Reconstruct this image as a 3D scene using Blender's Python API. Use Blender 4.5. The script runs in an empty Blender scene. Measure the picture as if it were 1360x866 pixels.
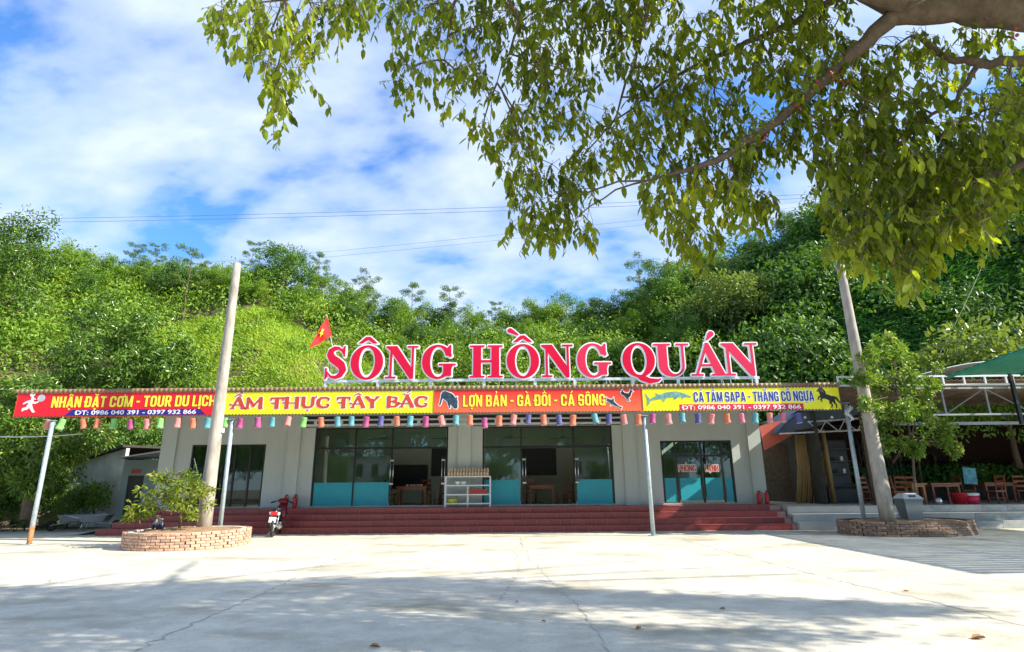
import bpy, bmesh, math, random
import numpy as np
from mathutils import Vector, Matrix
random.seed(7); rng = np.random.default_rng(7)
S = bpy.context.scene; COL = S.collection
# ------------------------------------------------------------------ camera
FPX = 760.0; PITCH = math.atan(212/760); ROLL = math.radians(-0.5)
cam_d = bpy.data.cameras.new('camera'); cam = bpy.data.objects.new('camera', cam_d); COL.objects.link(cam)
S.camera = cam
cam_d.sensor_width = 36; cam_d.lens = 36*FPX/1360; cam_d.clip_start = .05; cam_d.clip_end = 2000
CP = Vector((0, 0, 1.55)); CR = Matrix.Rotation(math.pi/2+PITCH, 3, 'X') @ Matrix.Rotation(ROLL, 3, 'Z')
cam.matrix_world = Matrix.Translation(CP) @ CR.to_4x4()
S.render.resolution_x = 1024; S.render.resolution_y = 652
def P(px, py, Y):                      # world point at depth Y for a measured direction
    d = CR @ Vector(((px-680)/FPX, (433-py)/FPX, -1)); return CP + d*((Y-CP.y)/d.y)
def G(px, py, z=0):
    d = CR @ Vector(((px-680)/FPX, (433-py)/FPX, -1)); return CP + d*((z-CP.z)/d.z)
# ------------------------------------------------------------------ light
SUNV = Vector((1.37, -.38, 1)).normalized()          # towards the sun
W = bpy.data.worlds.new('World'); S.world = W; W.use_nodes = True
nt = W.node_tree; nt.nodes.clear(); N = nt.nodes.new; L = nt.links.new
out = N('ShaderNodeOutputWorld'); bg = N('ShaderNodeBackground'); bg.inputs[1].default_value = .15
sky = N('ShaderNodeTexSky'); sky.sky_type = 'NISHITA'; sky.sun_disc = False
sky.sun_elevation = math.asin(SUNV.z); sky.sun_rotation = math.atan2(SUNV.x, SUNV.y)
sky.air_density = 1.0; sky.dust_density = .4; sky.ozone_density = 2.2
tc = N('ShaderNodeTexCoord'); sep = N('ShaderNodeSeparateXYZ'); L(tc.outputs['Generated'], sep.inputs[0])
az = N('ShaderNodeMath'); az.operation = 'ADD'; az.inputs[1].default_value = .42; L(sep.outputs[2], az.inputs[0])
mx = N('ShaderNodeMath'); mx.operation = 'MAXIMUM'; mx.inputs[1].default_value = .05; L(az.outputs[0], mx.inputs[0])
cmb = N('ShaderNodeCombineXYZ')
for i in (0, 1):
    dv = N('ShaderNodeMath'); dv.operation = 'DIVIDE'; L(sep.outputs[i], dv.inputs[0]); L(mx.outputs[0], dv.inputs[1]); L(dv.outputs[0], cmb.inputs[i])
mp = N('ShaderNodeMapping'); mp.inputs['Rotation'].default_value = (0, 0, math.radians(35)); mp.inputs['Scale'].default_value = (1.5, 2.3, 1); mp.inputs['Location'].default_value = (7.1, 4.4, 0)
L(cmb.outputs[0], mp.inputs[0])
nz = N('ShaderNodeTexNoise'); nz.inputs['Scale'].default_value = 1.5; nz.inputs['Detail'].default_value = 9; nz.inputs['Roughness'].default_value = .5; nz.inputs['Distortion'].default_value = .3
nz2 = N('ShaderNodeTexNoise'); nz2.inputs['Scale'].default_value = 5.5; nz2.inputs['Detail'].default_value = 6; nz2.inputs['Roughness'].default_value = .5
L(mp.outputs[0], nz.inputs[0]); L(mp.outputs[0], nz2.inputs[0])
ad = N('ShaderNodeMath'); ad.operation = 'MULTIPLY_ADD'; ad.inputs[1].default_value = .46; L(nz2.outputs[0], ad.inputs[0]); L(nz.outputs[0], ad.inputs[2])
cr = N('ShaderNodeValToRGB'); e = cr.color_ramp.elements; e[0].position = .59; e[0].color = (0, 0, 0, 1); e[1].position = .91; e[1].color = (1, 1, 1, 1)
m_ = cr.color_ramp.elements.new(.70); m_.color = (.5, .5, .5, 1)
L(ad.outputs[0], cr.inputs[0])
mix = N('ShaderNodeMixRGB'); mix.inputs[2].default_value = (2.95, 3.45, 4.25, 1); L(cr.outputs[0], mix.inputs[0])
gain = N('ShaderNodeMixRGB'); gain.blend_type = 'MULTIPLY'; gain.inputs[0].default_value = 1; gain.inputs[2].default_value = (.46, .78, 1.12, 1)
L(sky.outputs[0], gain.inputs[1]); L(gain.outputs[0], mix.inputs[1]); L(mix.outputs[0], bg.inputs[0]); L(bg.outputs[0], out.inputs[0])
sd = bpy.data.lights.new('sun', 'SUN'); sd.energy = 5.0; sd.angle = math.radians(.53); sd.color = (1, .94, .82)
so = bpy.data.objects.new('sun', sd); COL.objects.link(so); so.rotation_euler = SUNV.to_track_quat('Z', 'Y').to_euler(); so.location = (30, 0, 40)
S.view_settings.view_transform = 'Standard'; S.view_settings.look = 'None'; S.view_settings.exposure = .95; S.view_settings.gamma = 1
S.cycles.max_bounces = 8; S.cycles.transparent_max_bounces = 16; S.cycles.sample_clamp_indirect = 6
# ------------------------------------------------------------------ materials
def mat(name, col, rough=.7, metal=0, var=.12, scale=3.0, bump=0.0, bscale=40, col2=None, spec=.5, detail=5, island=0, stretch=None):
    m = bpy.data.materials.new(name); m.use_nodes = True; t = m.node_tree; b = t.nodes['Principled BSDF']
    b.inputs['Roughness'].default_value = rough; b.inputs['Metallic'].default_value = metal; b.inputs['Specular IOR Level'].default_value = spec
    tcn = t.nodes.new('ShaderNodeTexCoord'); mpn = t.nodes.new('ShaderNodeMapping'); t.links.new(tcn.outputs['Object'], mpn.inputs[0])
    if stretch: mpn.inputs['Scale'].default_value = stretch
    n = t.nodes.new('ShaderNodeTexNoise'); n.inputs['Scale'].default_value = scale; n.inputs['Detail'].default_value = detail; n.inputs['Roughness'].default_value = .6
    t.links.new(mpn.outputs[0], n.inputs['Vector'])
    r = t.nodes.new('ShaderNodeValToRGB'); r.color_ramp.elements[0].position = .3; r.color_ramp.elements[1].position = .7
    c1 = tuple(max(0, c*(1-var)) for c in col)+(1,); c2 = (tuple(col2) if col2 else tuple(min(1, c*(1+var)) for c in col))+(1,)
    r.color_ramp.elements[0].color = c1; r.color_ramp.elements[1].color = c2
    t.links.new(n.outputs[0], r.inputs[0]); last = r.outputs[0]
    if island:
        g = t.nodes.new('ShaderNodeNewGeometry'); oi = t.nodes.new('ShaderNodeObjectInfo'); a = t.nodes.new('ShaderNodeMath'); a.operation = 'ADD'
        t.links.new(g.outputs['Random Per Island'], a.inputs[0]); t.links.new(oi.outputs['Random'], a.inputs[1])
        f = t.nodes.new('ShaderNodeMath'); f.operation = 'FRACT'; t.links.new(a.outputs[0], f.inputs[0])
        mr = t.nodes.new('ShaderNodeMapRange'); mr.inputs[3].default_value = 1-island; mr.inputs[4].default_value = 1+island; t.links.new(f.outputs[0], mr.inputs[0])
        hs = t.nodes.new('ShaderNodeHueSaturation'); t.links.new(mr.outputs[0], hs.inputs['Value']); t.links.new(last, hs.inputs['Color']); last = hs.outputs[0]
    t.links.new(last, b.inputs['Base Color'])
    if bump:
        n2 = t.nodes.new('ShaderNodeTexNoise'); n2.inputs['Scale'].default_value = bscale; n2.inputs['Detail'].default_value = 6
        t.links.new(mpn.outputs[0], n2.inputs['Vector'])
        bp = t.nodes.new('ShaderNodeBump'); bp.inputs['Strength'].default_value = bump; bp.inputs['Distance'].default_value = .02
        t.links.new(n2.outputs[0], bp.inputs['Height']); t.links.new(bp.outputs[0], b.inputs['Normal'])
    return m
def leafmat(name, c1, c2, c3=None, trans=.35, rough=.45, vscale=.35):
    m = bpy.data.materials.new(name); m.use_nodes = True; t = m.node_tree; b = t.nodes['Principled BSDF']; o = t.nodes['Material Output']
    g = t.nodes.new('ShaderNodeNewGeometry'); oi = t.nodes.new('ShaderNodeObjectInfo')
    nn = t.nodes.new('ShaderNodeTexNoise'); nn.inputs['Scale'].default_value = vscale; nn.inputs['Detail'].default_value = 3; t.links.new(g.outputs['Position'], nn.inputs['Vector'])
    a = t.nodes.new('ShaderNodeMath'); a.operation = 'MULTIPLY_ADD'; a.inputs[1].default_value = .55; t.links.new(g.outputs['Random Per Island'], a.inputs[0])
    mrr = t.nodes.new('ShaderNodeMapRange'); mrr.inputs[1].default_value = .3; mrr.inputs[2].default_value = .7; mrr.inputs[3].default_value = -.1; mrr.inputs[4].default_value = .45; t.links.new(nn.outputs[0], mrr.inputs[0])
    t.links.new(mrr.outputs[0], a.inputs[2])
    a2 = t.nodes.new('ShaderNodeMath'); a2.operation = 'MULTIPLY_ADD'; a2.inputs[1].default_value = .2; t.links.new(oi.outputs['Random'], a2.inputs[0]); t.links.new(a.outputs[0], a2.inputs[2])
    r = t.nodes.new('ShaderNodeValToRGB'); r.color_ramp.elements[0].color = c1+(1,); r.color_ramp.elements[1].color = c2+(1,); r.color_ramp.elements[1].position = .85
    if c3: el = r.color_ramp.elements.new(.98); el.color = c3+(1,)
    t.links.new(a2.outputs[0], r.inputs[0]); t.links.new(r.outputs[0], b.inputs['Base Color']); b.inputs['Roughness'].default_value = rough; b.inputs['Specular IOR Level'].default_value = .35
    tr = t.nodes.new('ShaderNodeBsdfTranslucent'); hs = t.nodes.new('ShaderNodeMixRGB'); hs.blend_type = 'MULTIPLY'; hs.inputs[0].default_value = 1; hs.inputs[2].default_value = (1.9, 1.7, .55, 1)
    t.links.new(r.outputs[0], hs.inputs[1]); t.links.new(hs.outputs[0], tr.inputs[0])
    mxn = t.nodes.new('ShaderNodeMixShader'); mxn.inputs[0].default_value = trans; t.links.new(b.outputs[0], mxn.inputs[1]); t.links.new(tr.outputs[0], mxn.inputs[2]); t.links.new(mxn.outputs[0], o.inputs[0])
    return m
def glassmat():
    m = bpy.data.materials.new('window glass'); m.use_nodes = True; t = m.node_tree; t.nodes.clear(); o = t.nodes.new('ShaderNodeOutputMaterial')
    tr = t.nodes.new('ShaderNodeBsdfTransparent'); tr.inputs[0].default_value = (.74, .87, .82, 1); gl = t.nodes.new('ShaderNodeBsdfGlossy'); gl.inputs['Roughness'].default_value = .01
    fr = t.nodes.new('ShaderNodeFresnel'); fr.inputs[0].default_value = 1.75; mxn = t.nodes.new('ShaderNodeMixShader')
    t.links.new(fr.outputs[0], mxn.inputs[0]); t.links.new(tr.outputs[0], mxn.inputs[1]); t.links.new(gl.outputs[0], mxn.inputs[2]); t.links.new(mxn.outputs[0], o.inputs[0]); return m
def gradmat(name, top, bot, z0, z1):
    m = bpy.data.materials.new(name); m.use_nodes = True; t = m.node_tree; b = t.nodes['Principled BSDF']; g = t.nodes.new('ShaderNodeTexCoord'); s = t.nodes.new('ShaderNodeSeparateXYZ')
    t.links.new(g.outputs['Object'], s.inputs[0]); mr = t.nodes.new('ShaderNodeMapRange'); mr.inputs[1].default_value = z0; mr.inputs[2].default_value = z1; t.links.new(s.outputs[2], mr.inputs[0])
    r = t.nodes.new('ShaderNodeMixRGB'); r.inputs[1].default_value = bot+(1,); r.inputs[2].default_value = top+(1,); t.links.new(mr.outputs[0], r.inputs[0]); t.links.new(r.outputs[0], b.inputs['Base Color']); b.inputs['Roughness'].default_value = .45
    return m
M = dict(
 wall=mat('grey wall paint', (.50, .55, .515), .85, var=.10, scale=.9, stretch=(1, 1, .3), bump=.15, bscale=60),
 wall2=mat('cream inner wall', (.78, .77, .68), .9, var=.08, scale=.6),
 conc=mat('smooth concrete', (.47, .46, .43), .85, var=.16, scale=1.2, bump=.3, bscale=25),
 tile=mat('red glazed step tile', (.27, .045, .042), .33, var=.25, scale=5, island=.14),
 tread=mat('red step tread', (.33, .08, .07), .4, var=.2, scale=4),
 grout=mat('step grout', (.40, .27, .24), .9),
 black=mat('black aluminium', (.012, .012, .013), .35, var=.1),
 dark=mat('dark panel', (.02, .022, .024), .4),
 steel=mat('brushed steel', (.62, .63, .64), .25, .9, var=.05),
 galv=mat('galvanised post', (.42, .50, .53), .45, .35, var=.18, scale=9, bump=.1),
 rust=mat('rusty foot of post', (.38, .17, .06), .8, var=.4, scale=14),
 white=mat('white enamel', (.78, .80, .80), .4, var=.05, scale=8),
 whitedirty=mat('weathered white steel', (.62, .66, .67), .5, var=.2, scale=6),
 teal=mat('teal frosted film', (.02, .37, .45), .45, var=.08, scale=2),
 glass=glassmat(),
 wood=mat('red brown varnished wood', (.34, .10, .045), .38, var=.3, scale=6, stretch=(1, 1, .2)),
 woodlt=mat('orange brown wood', (.38, .16, .06), .5, var=.3, scale=6),
 bamboo=mat('bamboo curtain', (.42, .28, .11), .7, var=.35, scale=9, stretch=(6, 6, .4)),
 ceil=mat('ceiling sheet', (.7, .71, .68), .7, var=.1),
 corr=mat('rusty corrugated steel', (.20, .14, .10), .6, .2, var=.4, scale=2.5),
 corrgrey=mat('grey corrugated steel', (.33, .35, .36), .5, .4, var=.15, scale=2),
 awn=mat('blue grey awning', (.06, .085, .12), .5, var=.25, scale=3),
 redsheet=mat('salmon red sheet', (.52, .10, .06), .55, var=.1, scale=2),
 yellow=mat('yellow banner print', (.90, .86, .015), .4, var=.03),
 red=mat('red banner print', (.78, .010, .022), .4, var=.04),
 navy=mat('navy print', (.02, .015, .22), .45, var=.03),
 blue=mat('blue print', (.012, .04, .30), .45, var=.03),
 crimson=mat('crimson print', (.65, .02, .08), .45, var=.03),
 ylet=mat('yellow lettering', (.95, .85, .05), .45, var=.02),
 wlet=mat('white lettering', (.88, .88, .86), .45, var=.02),
 rlet=mat('brick red lettering', (.55, .06, .035), .45, var=.04),
 ink=mat('black print', (.015, .015, .018), .45), ink2=mat('grey green fish print', (.16, .34, .30), .45, var=.5, scale=9), inkb=mat('pig print', (.03, .06, .09), .4, var=.7, scale=8),
 letface=mat('crimson acrylic letter face', (.66, .003, .04), .35, var=.03, scale=2, spec=.35),
 letreflect=mat('reflection pink acrylic letter face', (.72, .03, .085), .3, var=.05, scale=2, spec=.4), letrim=mat('white letter rim', (.88, .88, .88), .4, var=.03),  # pinker face has a reflection painted into its colour
 flag=mat('red flag cloth', (.80, .012, .012), .8, var=.08, scale=5), star=mat('yellow flag star', (.95, .75, .03), .8),
 pole=mat('spun concrete pole', (.36, .32, .265), .85, var=.35, scale=5, stretch=(1, 1, .35), bump=.3, bscale=50),
 bark=mat('fig bark', (.15, .11, .078), .9, var=.35, scale=10, bump=.9, bscale=35),
 barkd=mat('dark bark', (.13, .095, .065), .9, var=.3, scale=8, bump=.8, bscale=30),
 brickL=mat('pale pink brick', (.50, .31, .21), .9, var=.35, scale=12, bump=.5, bscale=60, island=.22),
 brickR=mat('brown stone brick', (.29, .185, .125), .9, var=.35, scale=12, bump=.6, bscale=60, island=.3),
 mortar=mat('mortar', (.72, .66, .52), .95, var=.2, scale=8, bump=.4), mortard=mat('dark mortar', (.12, .09, .06), .95),
 soil=mat('orange soil', (.33, .20, .11), .95, var=.35, scale=9, bump=.8, bscale=30),
 plastic=mat('grey plastic bin', (.17, .20, .21), .5, var=.1), plasticl=mat('pale plastic lid', (.55, .58, .58), .5),
 exting=mat('fire red enamel', (.55, .012, .012), .3, var=.05),
 rubber=mat('tyre rubber', (.02, .02, .02), .85), mblack=mat('black fairing', (.018, .014, .016), .25), mred=mat('maroon fairing', (.16, .01, .02), .25),
 lampred=mat('tail lamp red', (.75, .02, .02), .15), skin=mat('skin', (.50, .27, .18), .6), hair=mat('black hair', (.012, .01, .01), .6), shirt=mat('grey blue shirt', (.30, .33, .40), .85), pants=mat('dark trousers', (.04, .045, .07), .9),
 ceramic=mat('orange cup glaze', (.78, .42, .24), .4, var=.25, scale=30, col2=(.85, .7, .5)), paper=mat('red packet', (.5, .06, .04), .6, var=.3, scale=25), basket=mat('yellow basket', (.5, .5, .03), .5),
 poster=mat('blue poster', (.10, .38, .50), .5, var=.5, scale=5), green=mat('green roof sheet', (.015, .24, .15), .45, var=.25, scale=3),
 shedw=mat('weathered whitewash', (.52, .53, .48), .9, var=.28, scale=1.4, bump=.3), shedt=mat('pale turquoise wall', (.33, .42, .40), .9, var=.12, scale=1),
 roofd=mat('dark old roof', (.05, .045, .04), .9, var=.3), wire=mat('black cable', (.02, .02, .025), .6), cable=mat('pale cable', (.6, .6, .58), .6),
 deadleaf=mat('dead leaf', (.35, .17, .06), .8, var=.4, scale=30), fig=mat('red fig fruit', (.35, .05, .03), .5), figg=mat('green fig fruit', (.20, .24, .05), .5),
 fan=mat('fan grey', (.3, .36, .36), .5), far=mat('far building white', (.8, .8, .78), .8), redplastic=mat('red plastic', (.5, .015, .02), .4),
)
for k in ('green',):
    M[k].node_tree.nodes['Principled BSDF'].inputs['Transmission Weight'].default_value = 0
LF = dict(
 near=leafmat('fig leaf', (.030, .068, .010), (.28, .36, .032), (.62, .56, .05), .54, .3, 1.0),
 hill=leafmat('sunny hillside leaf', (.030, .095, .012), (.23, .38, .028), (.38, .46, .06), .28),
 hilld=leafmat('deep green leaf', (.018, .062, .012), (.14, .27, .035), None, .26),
 grass=leafmat('bright grass', (.18, .32, .02), (.36, .50, .05), (.46, .46, .14), .3, .6, .5),
 cliff=leafmat('cliff fern', (.02, .10, .025), (.11, .31, .055), (.25, .42, .12), .25, .4, .5),
 wisp=leafmat('feathery leaf', (.05, .11, .03), (.15, .24, .06), None, .35),
 gloss=leafmat('glossy broad leaf', (.018, .055, .010), (.14, .25, .03), (.36, .44, .12), .2, .22, .8),
 pale=leafmat('pale glossy leaf', (.07, .12, .03), (.21, .29, .07), None, .3, .35, .8),
 gloss2=leafmat('planter tree leaf', (.035, .09, .012), (.20, .33, .05), (.5, .55, .25), .3, .28, 1.5),
 yell=leafmat('yellow green leaf', (.06, .11, .012), (.24, .31, .035), (.45, .4, .08), .35, .4, 1.2))
# ------------------------------------------------------------------ helpers
def rootloc(p):
    v = Vector((0, 0, 0))
    while p is not None: v += p.location; p = p.parent
    return v
class MB:
    def __init__(s): s.v = []; s.f = []; s.sm = []
    def add(s, vs, fs, smooth=False):
        o = len(s.v); s.v += [tuple(v) for v in vs]; s.f += [tuple(i+o for i in f) for f in fs]; s.sm += [smooth]*len(fs); return s
    def box(s, x0, x1, y0, y1, z0, z1):
        return s.add([(x, y, z) for x in (x0, x1) for y in (y0, y1) for z in (z0, z1)], [(0, 1, 3, 2), (4, 6, 7, 5), (0, 4, 5, 1), (2, 3, 7, 6), (0, 2, 6, 4), (1, 5, 7, 3)])
    def obox(s, c, size, rot=None):           # oriented box; rot = Matrix 3x3
        hx, hy, hz = (a/2 for a in size); R = rot or Matrix.Identity(3); c = Vector(c)
        return s.add([c + R @ Vector((x, y, z)) for x in (-hx, hx) for y in (-hy, hy) for z in (-hz, hz)], [(0, 1, 3, 2), (4, 6, 7, 5), (0, 4, 5, 1), (2, 3, 7, 6), (0, 2, 6, 4), (1, 5, 7, 3)])
    def tube(s, pts, r, n=8, cap=True):
        pts = [Vector(p) for p in pts]; rs = r if isinstance(r, (list, tuple)) else [r]*len(pts); o = []
        up = Vector((.13, .97, .2))
        for i, p in enumerate(pts):
            t = (pts[min(i+1, len(pts)-1)]-pts[max(i-1, 0)]).normalized()
            if abs(t.dot(up)) > .95: up = Vector((.97, .1, .2))
            a = t.cross(up).normalized(); b = t.cross(a)
            o += [p + (a*math.cos(2*math.pi*k/n)+b*math.sin(2*math.pi*k/n))*rs[i] for k in range(n)]
        f = [(i*n+k, i*n+(k+1) % n, (i+1)*n+(k+1) % n, (i+1)*n+k) for i in range(len(pts)-1) for k in range(n)]
        s.add(o, f, n > 5)
        if cap: L0 = len(s.v)-len(o); s.f += [tuple(L0+k for k in range(n)), tuple(L0+len(o)-n+k for k in range(n))]; s.sm += [False, False]
        return s
    def bar(s, a, b, w=.04): return s.tube([a, b], w/2*1.3, 4)
    def lathe(s, prof, c, n=14):
        o = [(c[0]+r*math.cos(2*math.pi*k/n), c[1]+r*math.sin(2*math.pi*k/n), c[2]+z) for r, z in prof for k in range(n)]
        return s.add(o, [(i*n+k, i*n+(k+1) % n, (i+1)*n+(k+1) % n, (i+1)*n+k) for i in range(len(prof)-1) for k in range(n)], True)
    def mesh(s, name, m, off=Vector((0, 0, 0))):
        me = bpy.data.meshes.new(name); me.from_pydata([(v[0]-off[0], v[1]-off[1], v[2]-off[2]) for v in s.v], [], s.f)
        me.polygons.foreach_set('use_smooth', s.sm); me.materials.append(m); me.update()
        b = bmesh.new(); b.from_mesh(me); bmesh.ops.recalc_face_normals(b, faces=b.faces); b.to_mesh(me); b.free(); return me
    def build(s, name, m, parent=None):
        o = bpy.data.objects.new(name, s.mesh(name, m, rootloc(parent))); COL.objects.link(o); o.parent = parent; return o
def tag(o, label=None, cat=None, group=None, kind=None):
    for k, v in (('label', label), ('category', cat), ('group', group), ('kind', kind)):
        if v: o[k] = v
    return o
def thing(name, label, cat, loc=(0, 0, 0), group=None):
    o = bpy.data.objects.new(name, None); COL.objects.link(o); o.location = loc; o.empty_display_size = .2
    return tag(o, label, cat, group)
def part(name, me, parent, loc=None, rot=None, scale=None):
    o = bpy.data.objects.new(name, me); COL.objects.link(o); o.parent = parent
    if loc is not None: o.location = Vector(loc)-rootloc(parent)
    if rot is not None: o.rotation_euler = rot
    if scale is not None: o.scale = scale if hasattr(scale, '__len__') else (scale,)*3
    return o
def copy_tree(o, parent=None):
    c = o.copy(); COL.objects.link(c); c.parent = parent
    for k in ('label', 'group'):
        if parent is None and k in c: pass
    for ch in list(o.children): copy_tree(ch, c)
    return c
def npmesh(name, V, F, m, smooth=False):       # V (n,3); F (k,4) or (k,3)
    me = bpy.data.meshes.new(name); V = np.asarray(V, np.float32); F = np.asarray(F, np.int32); k = F.shape[1]
    me.vertices.add(len(V)); me.vertices.foreach_set('co', V.ravel()); me.loops.add(F.size); me.loops.foreach_set('vertex_index', F.ravel())
    me.polygons.add(len(F)); me.polygons.foreach_set('loop_start', np.arange(0, F.size, k, dtype=np.int32)); me.materials.append(m)
    if smooth: me.polygons.foreach_set('use_smooth', [True]*len(F))
    me.update(calc_edges=True); return me
def leaves(name, C, A, Nn, ln, wd, m, fold=.25):  # leaf = folded rhombus of four triangles merged in two quads; C base points, A axis, Nn normal
    C = np.asarray(C, float); A = A/np.linalg.norm(A, axis=1)[:, None]; Sd = np.cross(A, Nn); Sd /= (np.linalg.norm(Sd, axis=1)[:, None]+1e-9); U = np.cross(Sd, A)
    ln = np.broadcast_to(ln, len(C))[:, None]; wd = np.broadcast_to(wd, len(C))[:, None]
    v = np.stack([C, C+A*ln*.28+Sd*wd*.46+U*wd*fold, C+A*ln*.66+Sd*wd*.40+U*wd*fold-U*ln*.04, C+A*ln-U*ln*.12, C+A*ln*.66-Sd*wd*.40+U*wd*fold-U*ln*.04, C+A*ln*.28-Sd*wd*.46+U*wd*fold], 1)
    n = len(C); b = (np.arange(n)*6)[:, None]; f = np.concatenate([b+np.array([[0, 1, 2, 3]]), b+np.array([[0, 3, 4, 5]])], 1).reshape(-1, 4)
    return npmesh(name, v.reshape(-1, 3), f, m)
def rnd_dirs(n, up=0.0, s=1.0):
    d = rng.normal(size=(n, 3))*s; d[:, 2] += up; return d/np.linalg.norm(d, axis=1)[:, None]
def corrsheet(x0, x1, pts, pitch=.15, amp=.018, along='x'):  # pts: (y,z) rows; waves along x
    n = int((x1-x0)/pitch*6); xs = np.linspace(x0, x1, n); V = []; F = []
    for t in (0, .006):
        for (y, z) in pts: V += [(x, y, z+t+amp*math.sin(2*math.pi*x/pitch)) for x in xs]
    k = len(pts)
    for s_ in (0, 1):
        for j in range(k-1):
            a = (s_*k+j)*n
            F += [(a+i, a+i+1, a+n+i+1, a+n+i) for i in range(n-1)]
    for j in (0, k-1): F += [(j*n+i, j*n+i+1, (k+j)*n+i+1, (k+j)*n+i) for i in range(n-1)]
    b = MB(); b.add(V, F, True); return b
# signed distance shapes -> thin solid plates (letters, printed pictures)
def s_poly(pts):
    def f(X, Y):
        d = np.full(X.shape, 1e9); ins = np.zeros(X.shape, bool); n = len(pts)
        for i in range(n):
            ax, ay = pts[i]; bx, by = pts[(i+1) % n]; ex, ey = bx-ax, by-ay; t = np.clip(((X-ax)*ex+(Y-ay)*ey)/(ex*ex+ey*ey+1e-12), 0, 1)
            d = np.minimum(d, np.hypot(X-ax-t*ex, Y-ay-t*ey)); c = ((ay > Y) != (by > Y)) & (X < (bx-ax)*(Y-ay)/((by-ay) if by != ay else 1e-9)+ax); ins ^= c
        return np.where(ins, -d, d)
    return f
def s_rect(x0, y0, x1, y1): return s_poly([(x0, y0), (x1, y0), (x1, y1), (x0, y1)])
def s_ell(cx, cy, rx, ry): return lambda X, Y: (np.sqrt(((X-cx)/rx)**2+((Y-cy)/ry)**2)-1)*min(rx, ry)
def s_stroke(pts, r):
    rs = r if isinstance(r, (list, tuple)) else [r]*len(pts)
    def f(X, Y):
        d = np.full(X.shape, 1e9)
        for i in range(len(pts)-1):
            (ax, ay), (bx, by) = pts[i], pts[i+1]; ex, ey = bx-ax, by-ay; t = np.clip(((X-ax)*ex+(Y-ay)*ey)/(ex*ex+ey*ey+1e-12), 0, 1)
            d = np.minimum(d, np.hypot(X-ax-t*ex, Y-ay-t*ey)-(rs[i]*(1-t)+rs[i+1]*t))
        return d
    return f
def s_or(*fs):
    def f(X, Y):
        d = fs[0](X, Y)
        for g in fs[1:]: d = np.minimum(d, g(X, Y))
        return d
    return f
def s_sub(a, b): return lambda X, Y: np.maximum(a(X, Y), -b(X, Y))
def s_and(a, b): return lambda X, Y: np.maximum(a(X, Y), b(X, Y))
def s_map(f, sx, sy, dx, dy): return lambda X, Y: f((X-dx)/sx, (Y-dy)/sy)*min(sx, sy)
def plate(name, fn, box, n, iso, scale, org, yf, depth, m, parent):
    """solid plate from fn (glyph units) scaled by (sx,sz), org = (x,z) of the glyph origin, front face at y=yf"""
    x0, x1, y0, y1 = box; h = (y1-y0)/n; nx = int((x1-x0)/h)+1; xs = x0+np.arange(nx+1)*h; ys = y0+np.arange(n+1)*h
    X, Y = np.meshgrid(xs, ys, indexing='ij'); D = fn(X, Y)-iso; V = {}; vs = []; fs = []
    def vid(key, x, y):
        if key not in V: V[key] = len(vs); vs.append((x, y))
        return V[key]
    act = np.argwhere((np.minimum.reduce([D[:-1, :-1], D[1:, :-1], D[:-1, 1:], D[1:, 1:]]) < 0))
    for i, j in act:
        c = [(i, j), (i+1, j), (i+1, j+1), (i, j+1)]; poly = []
        for k in range(4):
            a, b = c[k], c[(k+1) % 4]; da, db = D[a], D[b]
            if da < 0: poly.append(vid(a, xs[a[0]], ys[a[1]]))
            if (da < 0) != (db < 0):
                t = min(max(da/(da-db), .02), .98); key = (min(a, b), max(a, b)); poly.append(vid(key, xs[a[0]]+t*(xs[b[0]]-xs[a[0]]), ys[a[1]]+t*(ys[b[1]]-ys[a[1]])))
        if len(poly) > 2: fs.append(poly)
    b = bmesh.new(); sx, sz = scale; off = rootloc(parent)
    bv = [b.verts.new((org[0]+x*sx-off.x, yf-off.y, org[1]+y*sz-off.z)) for x, y in vs]
    for f in fs:
        try: b.faces.new([bv[i] for i in f])
        except ValueError: pass
    bmesh.ops.dissolve_limit(b, angle_limit=.03, verts=b.verts, edges=b.edges)
    r = bmesh.ops.extrude_face_region(b, geom=b.faces[:]); bmesh.ops.translate(b, vec=(0, depth, 0), verts=[g for g in r['geom'] if isinstance(g, bmesh.types.BMVert)])
    bmesh.ops.recalc_face_normals(b, faces=b.faces); bmesh.ops.triangulate(b, faces=b.faces)
    me = bpy.data.meshes.new(name); b.to_mesh(me); b.free(); me.materials.append(m)
    o = bpy.data.objects.new(name, me); COL.objects.link(o); o.parent = parent; return o
_cap = {}
def textmesh(body, offset):
    c = bpy.data.curves.new('t', 'FONT'); c.body = body; c.size = 1; c.offset = offset; c.extrude = .01; c.resolution_u = 3
    o = bpy.data.objects.new('t', c); COL.objects.link(o); dg = bpy.context.evaluated_depsgraph_get(); dg.update(); me = bpy.data.meshes.new_from_object(o.evaluated_get(dg))
    bpy.data.objects.remove(o); bpy.data.curves.remove(c); return me
def fit_text(name, body, x0, x1, zb, cap, yf, m, parent, offset=.02, depth=.006, outline=None, om=None, slant=0, fill=None):
    if 'H' not in _cap: q = textmesh('H', 0); _cap['H'] = max(v.co.y for v in q.vertices)
    ref = textmesh(body, 0); rx = [v.co.x for v in ref.vertices]; a, b = min(rx), max(rx); sx = (x1-x0)/(b-a); sz = cap/_cap['H']; off = rootloc(parent)
    for k, (of, mm, yy) in enumerate(((offset, m, yf),)+(((outline, om, yf+.004),) if outline else ())):
        me = textmesh(body, of)
        for v in me.vertices: v.co = Vector((x0+(v.co.x-a)*sx+slant*v.co.y*sz, yy+(0 if v.co.z > 0 else depth), zb+v.co.y*sz))-off
        me.materials.clear(); me.materials.append(mm); o = bpy.data.objects.new(name if k == 0 else 'letter_outline', me); COL.objects.link(o); o.parent = parent
        if name == 'phone_number': o['kind'] = 'stuff'
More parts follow.
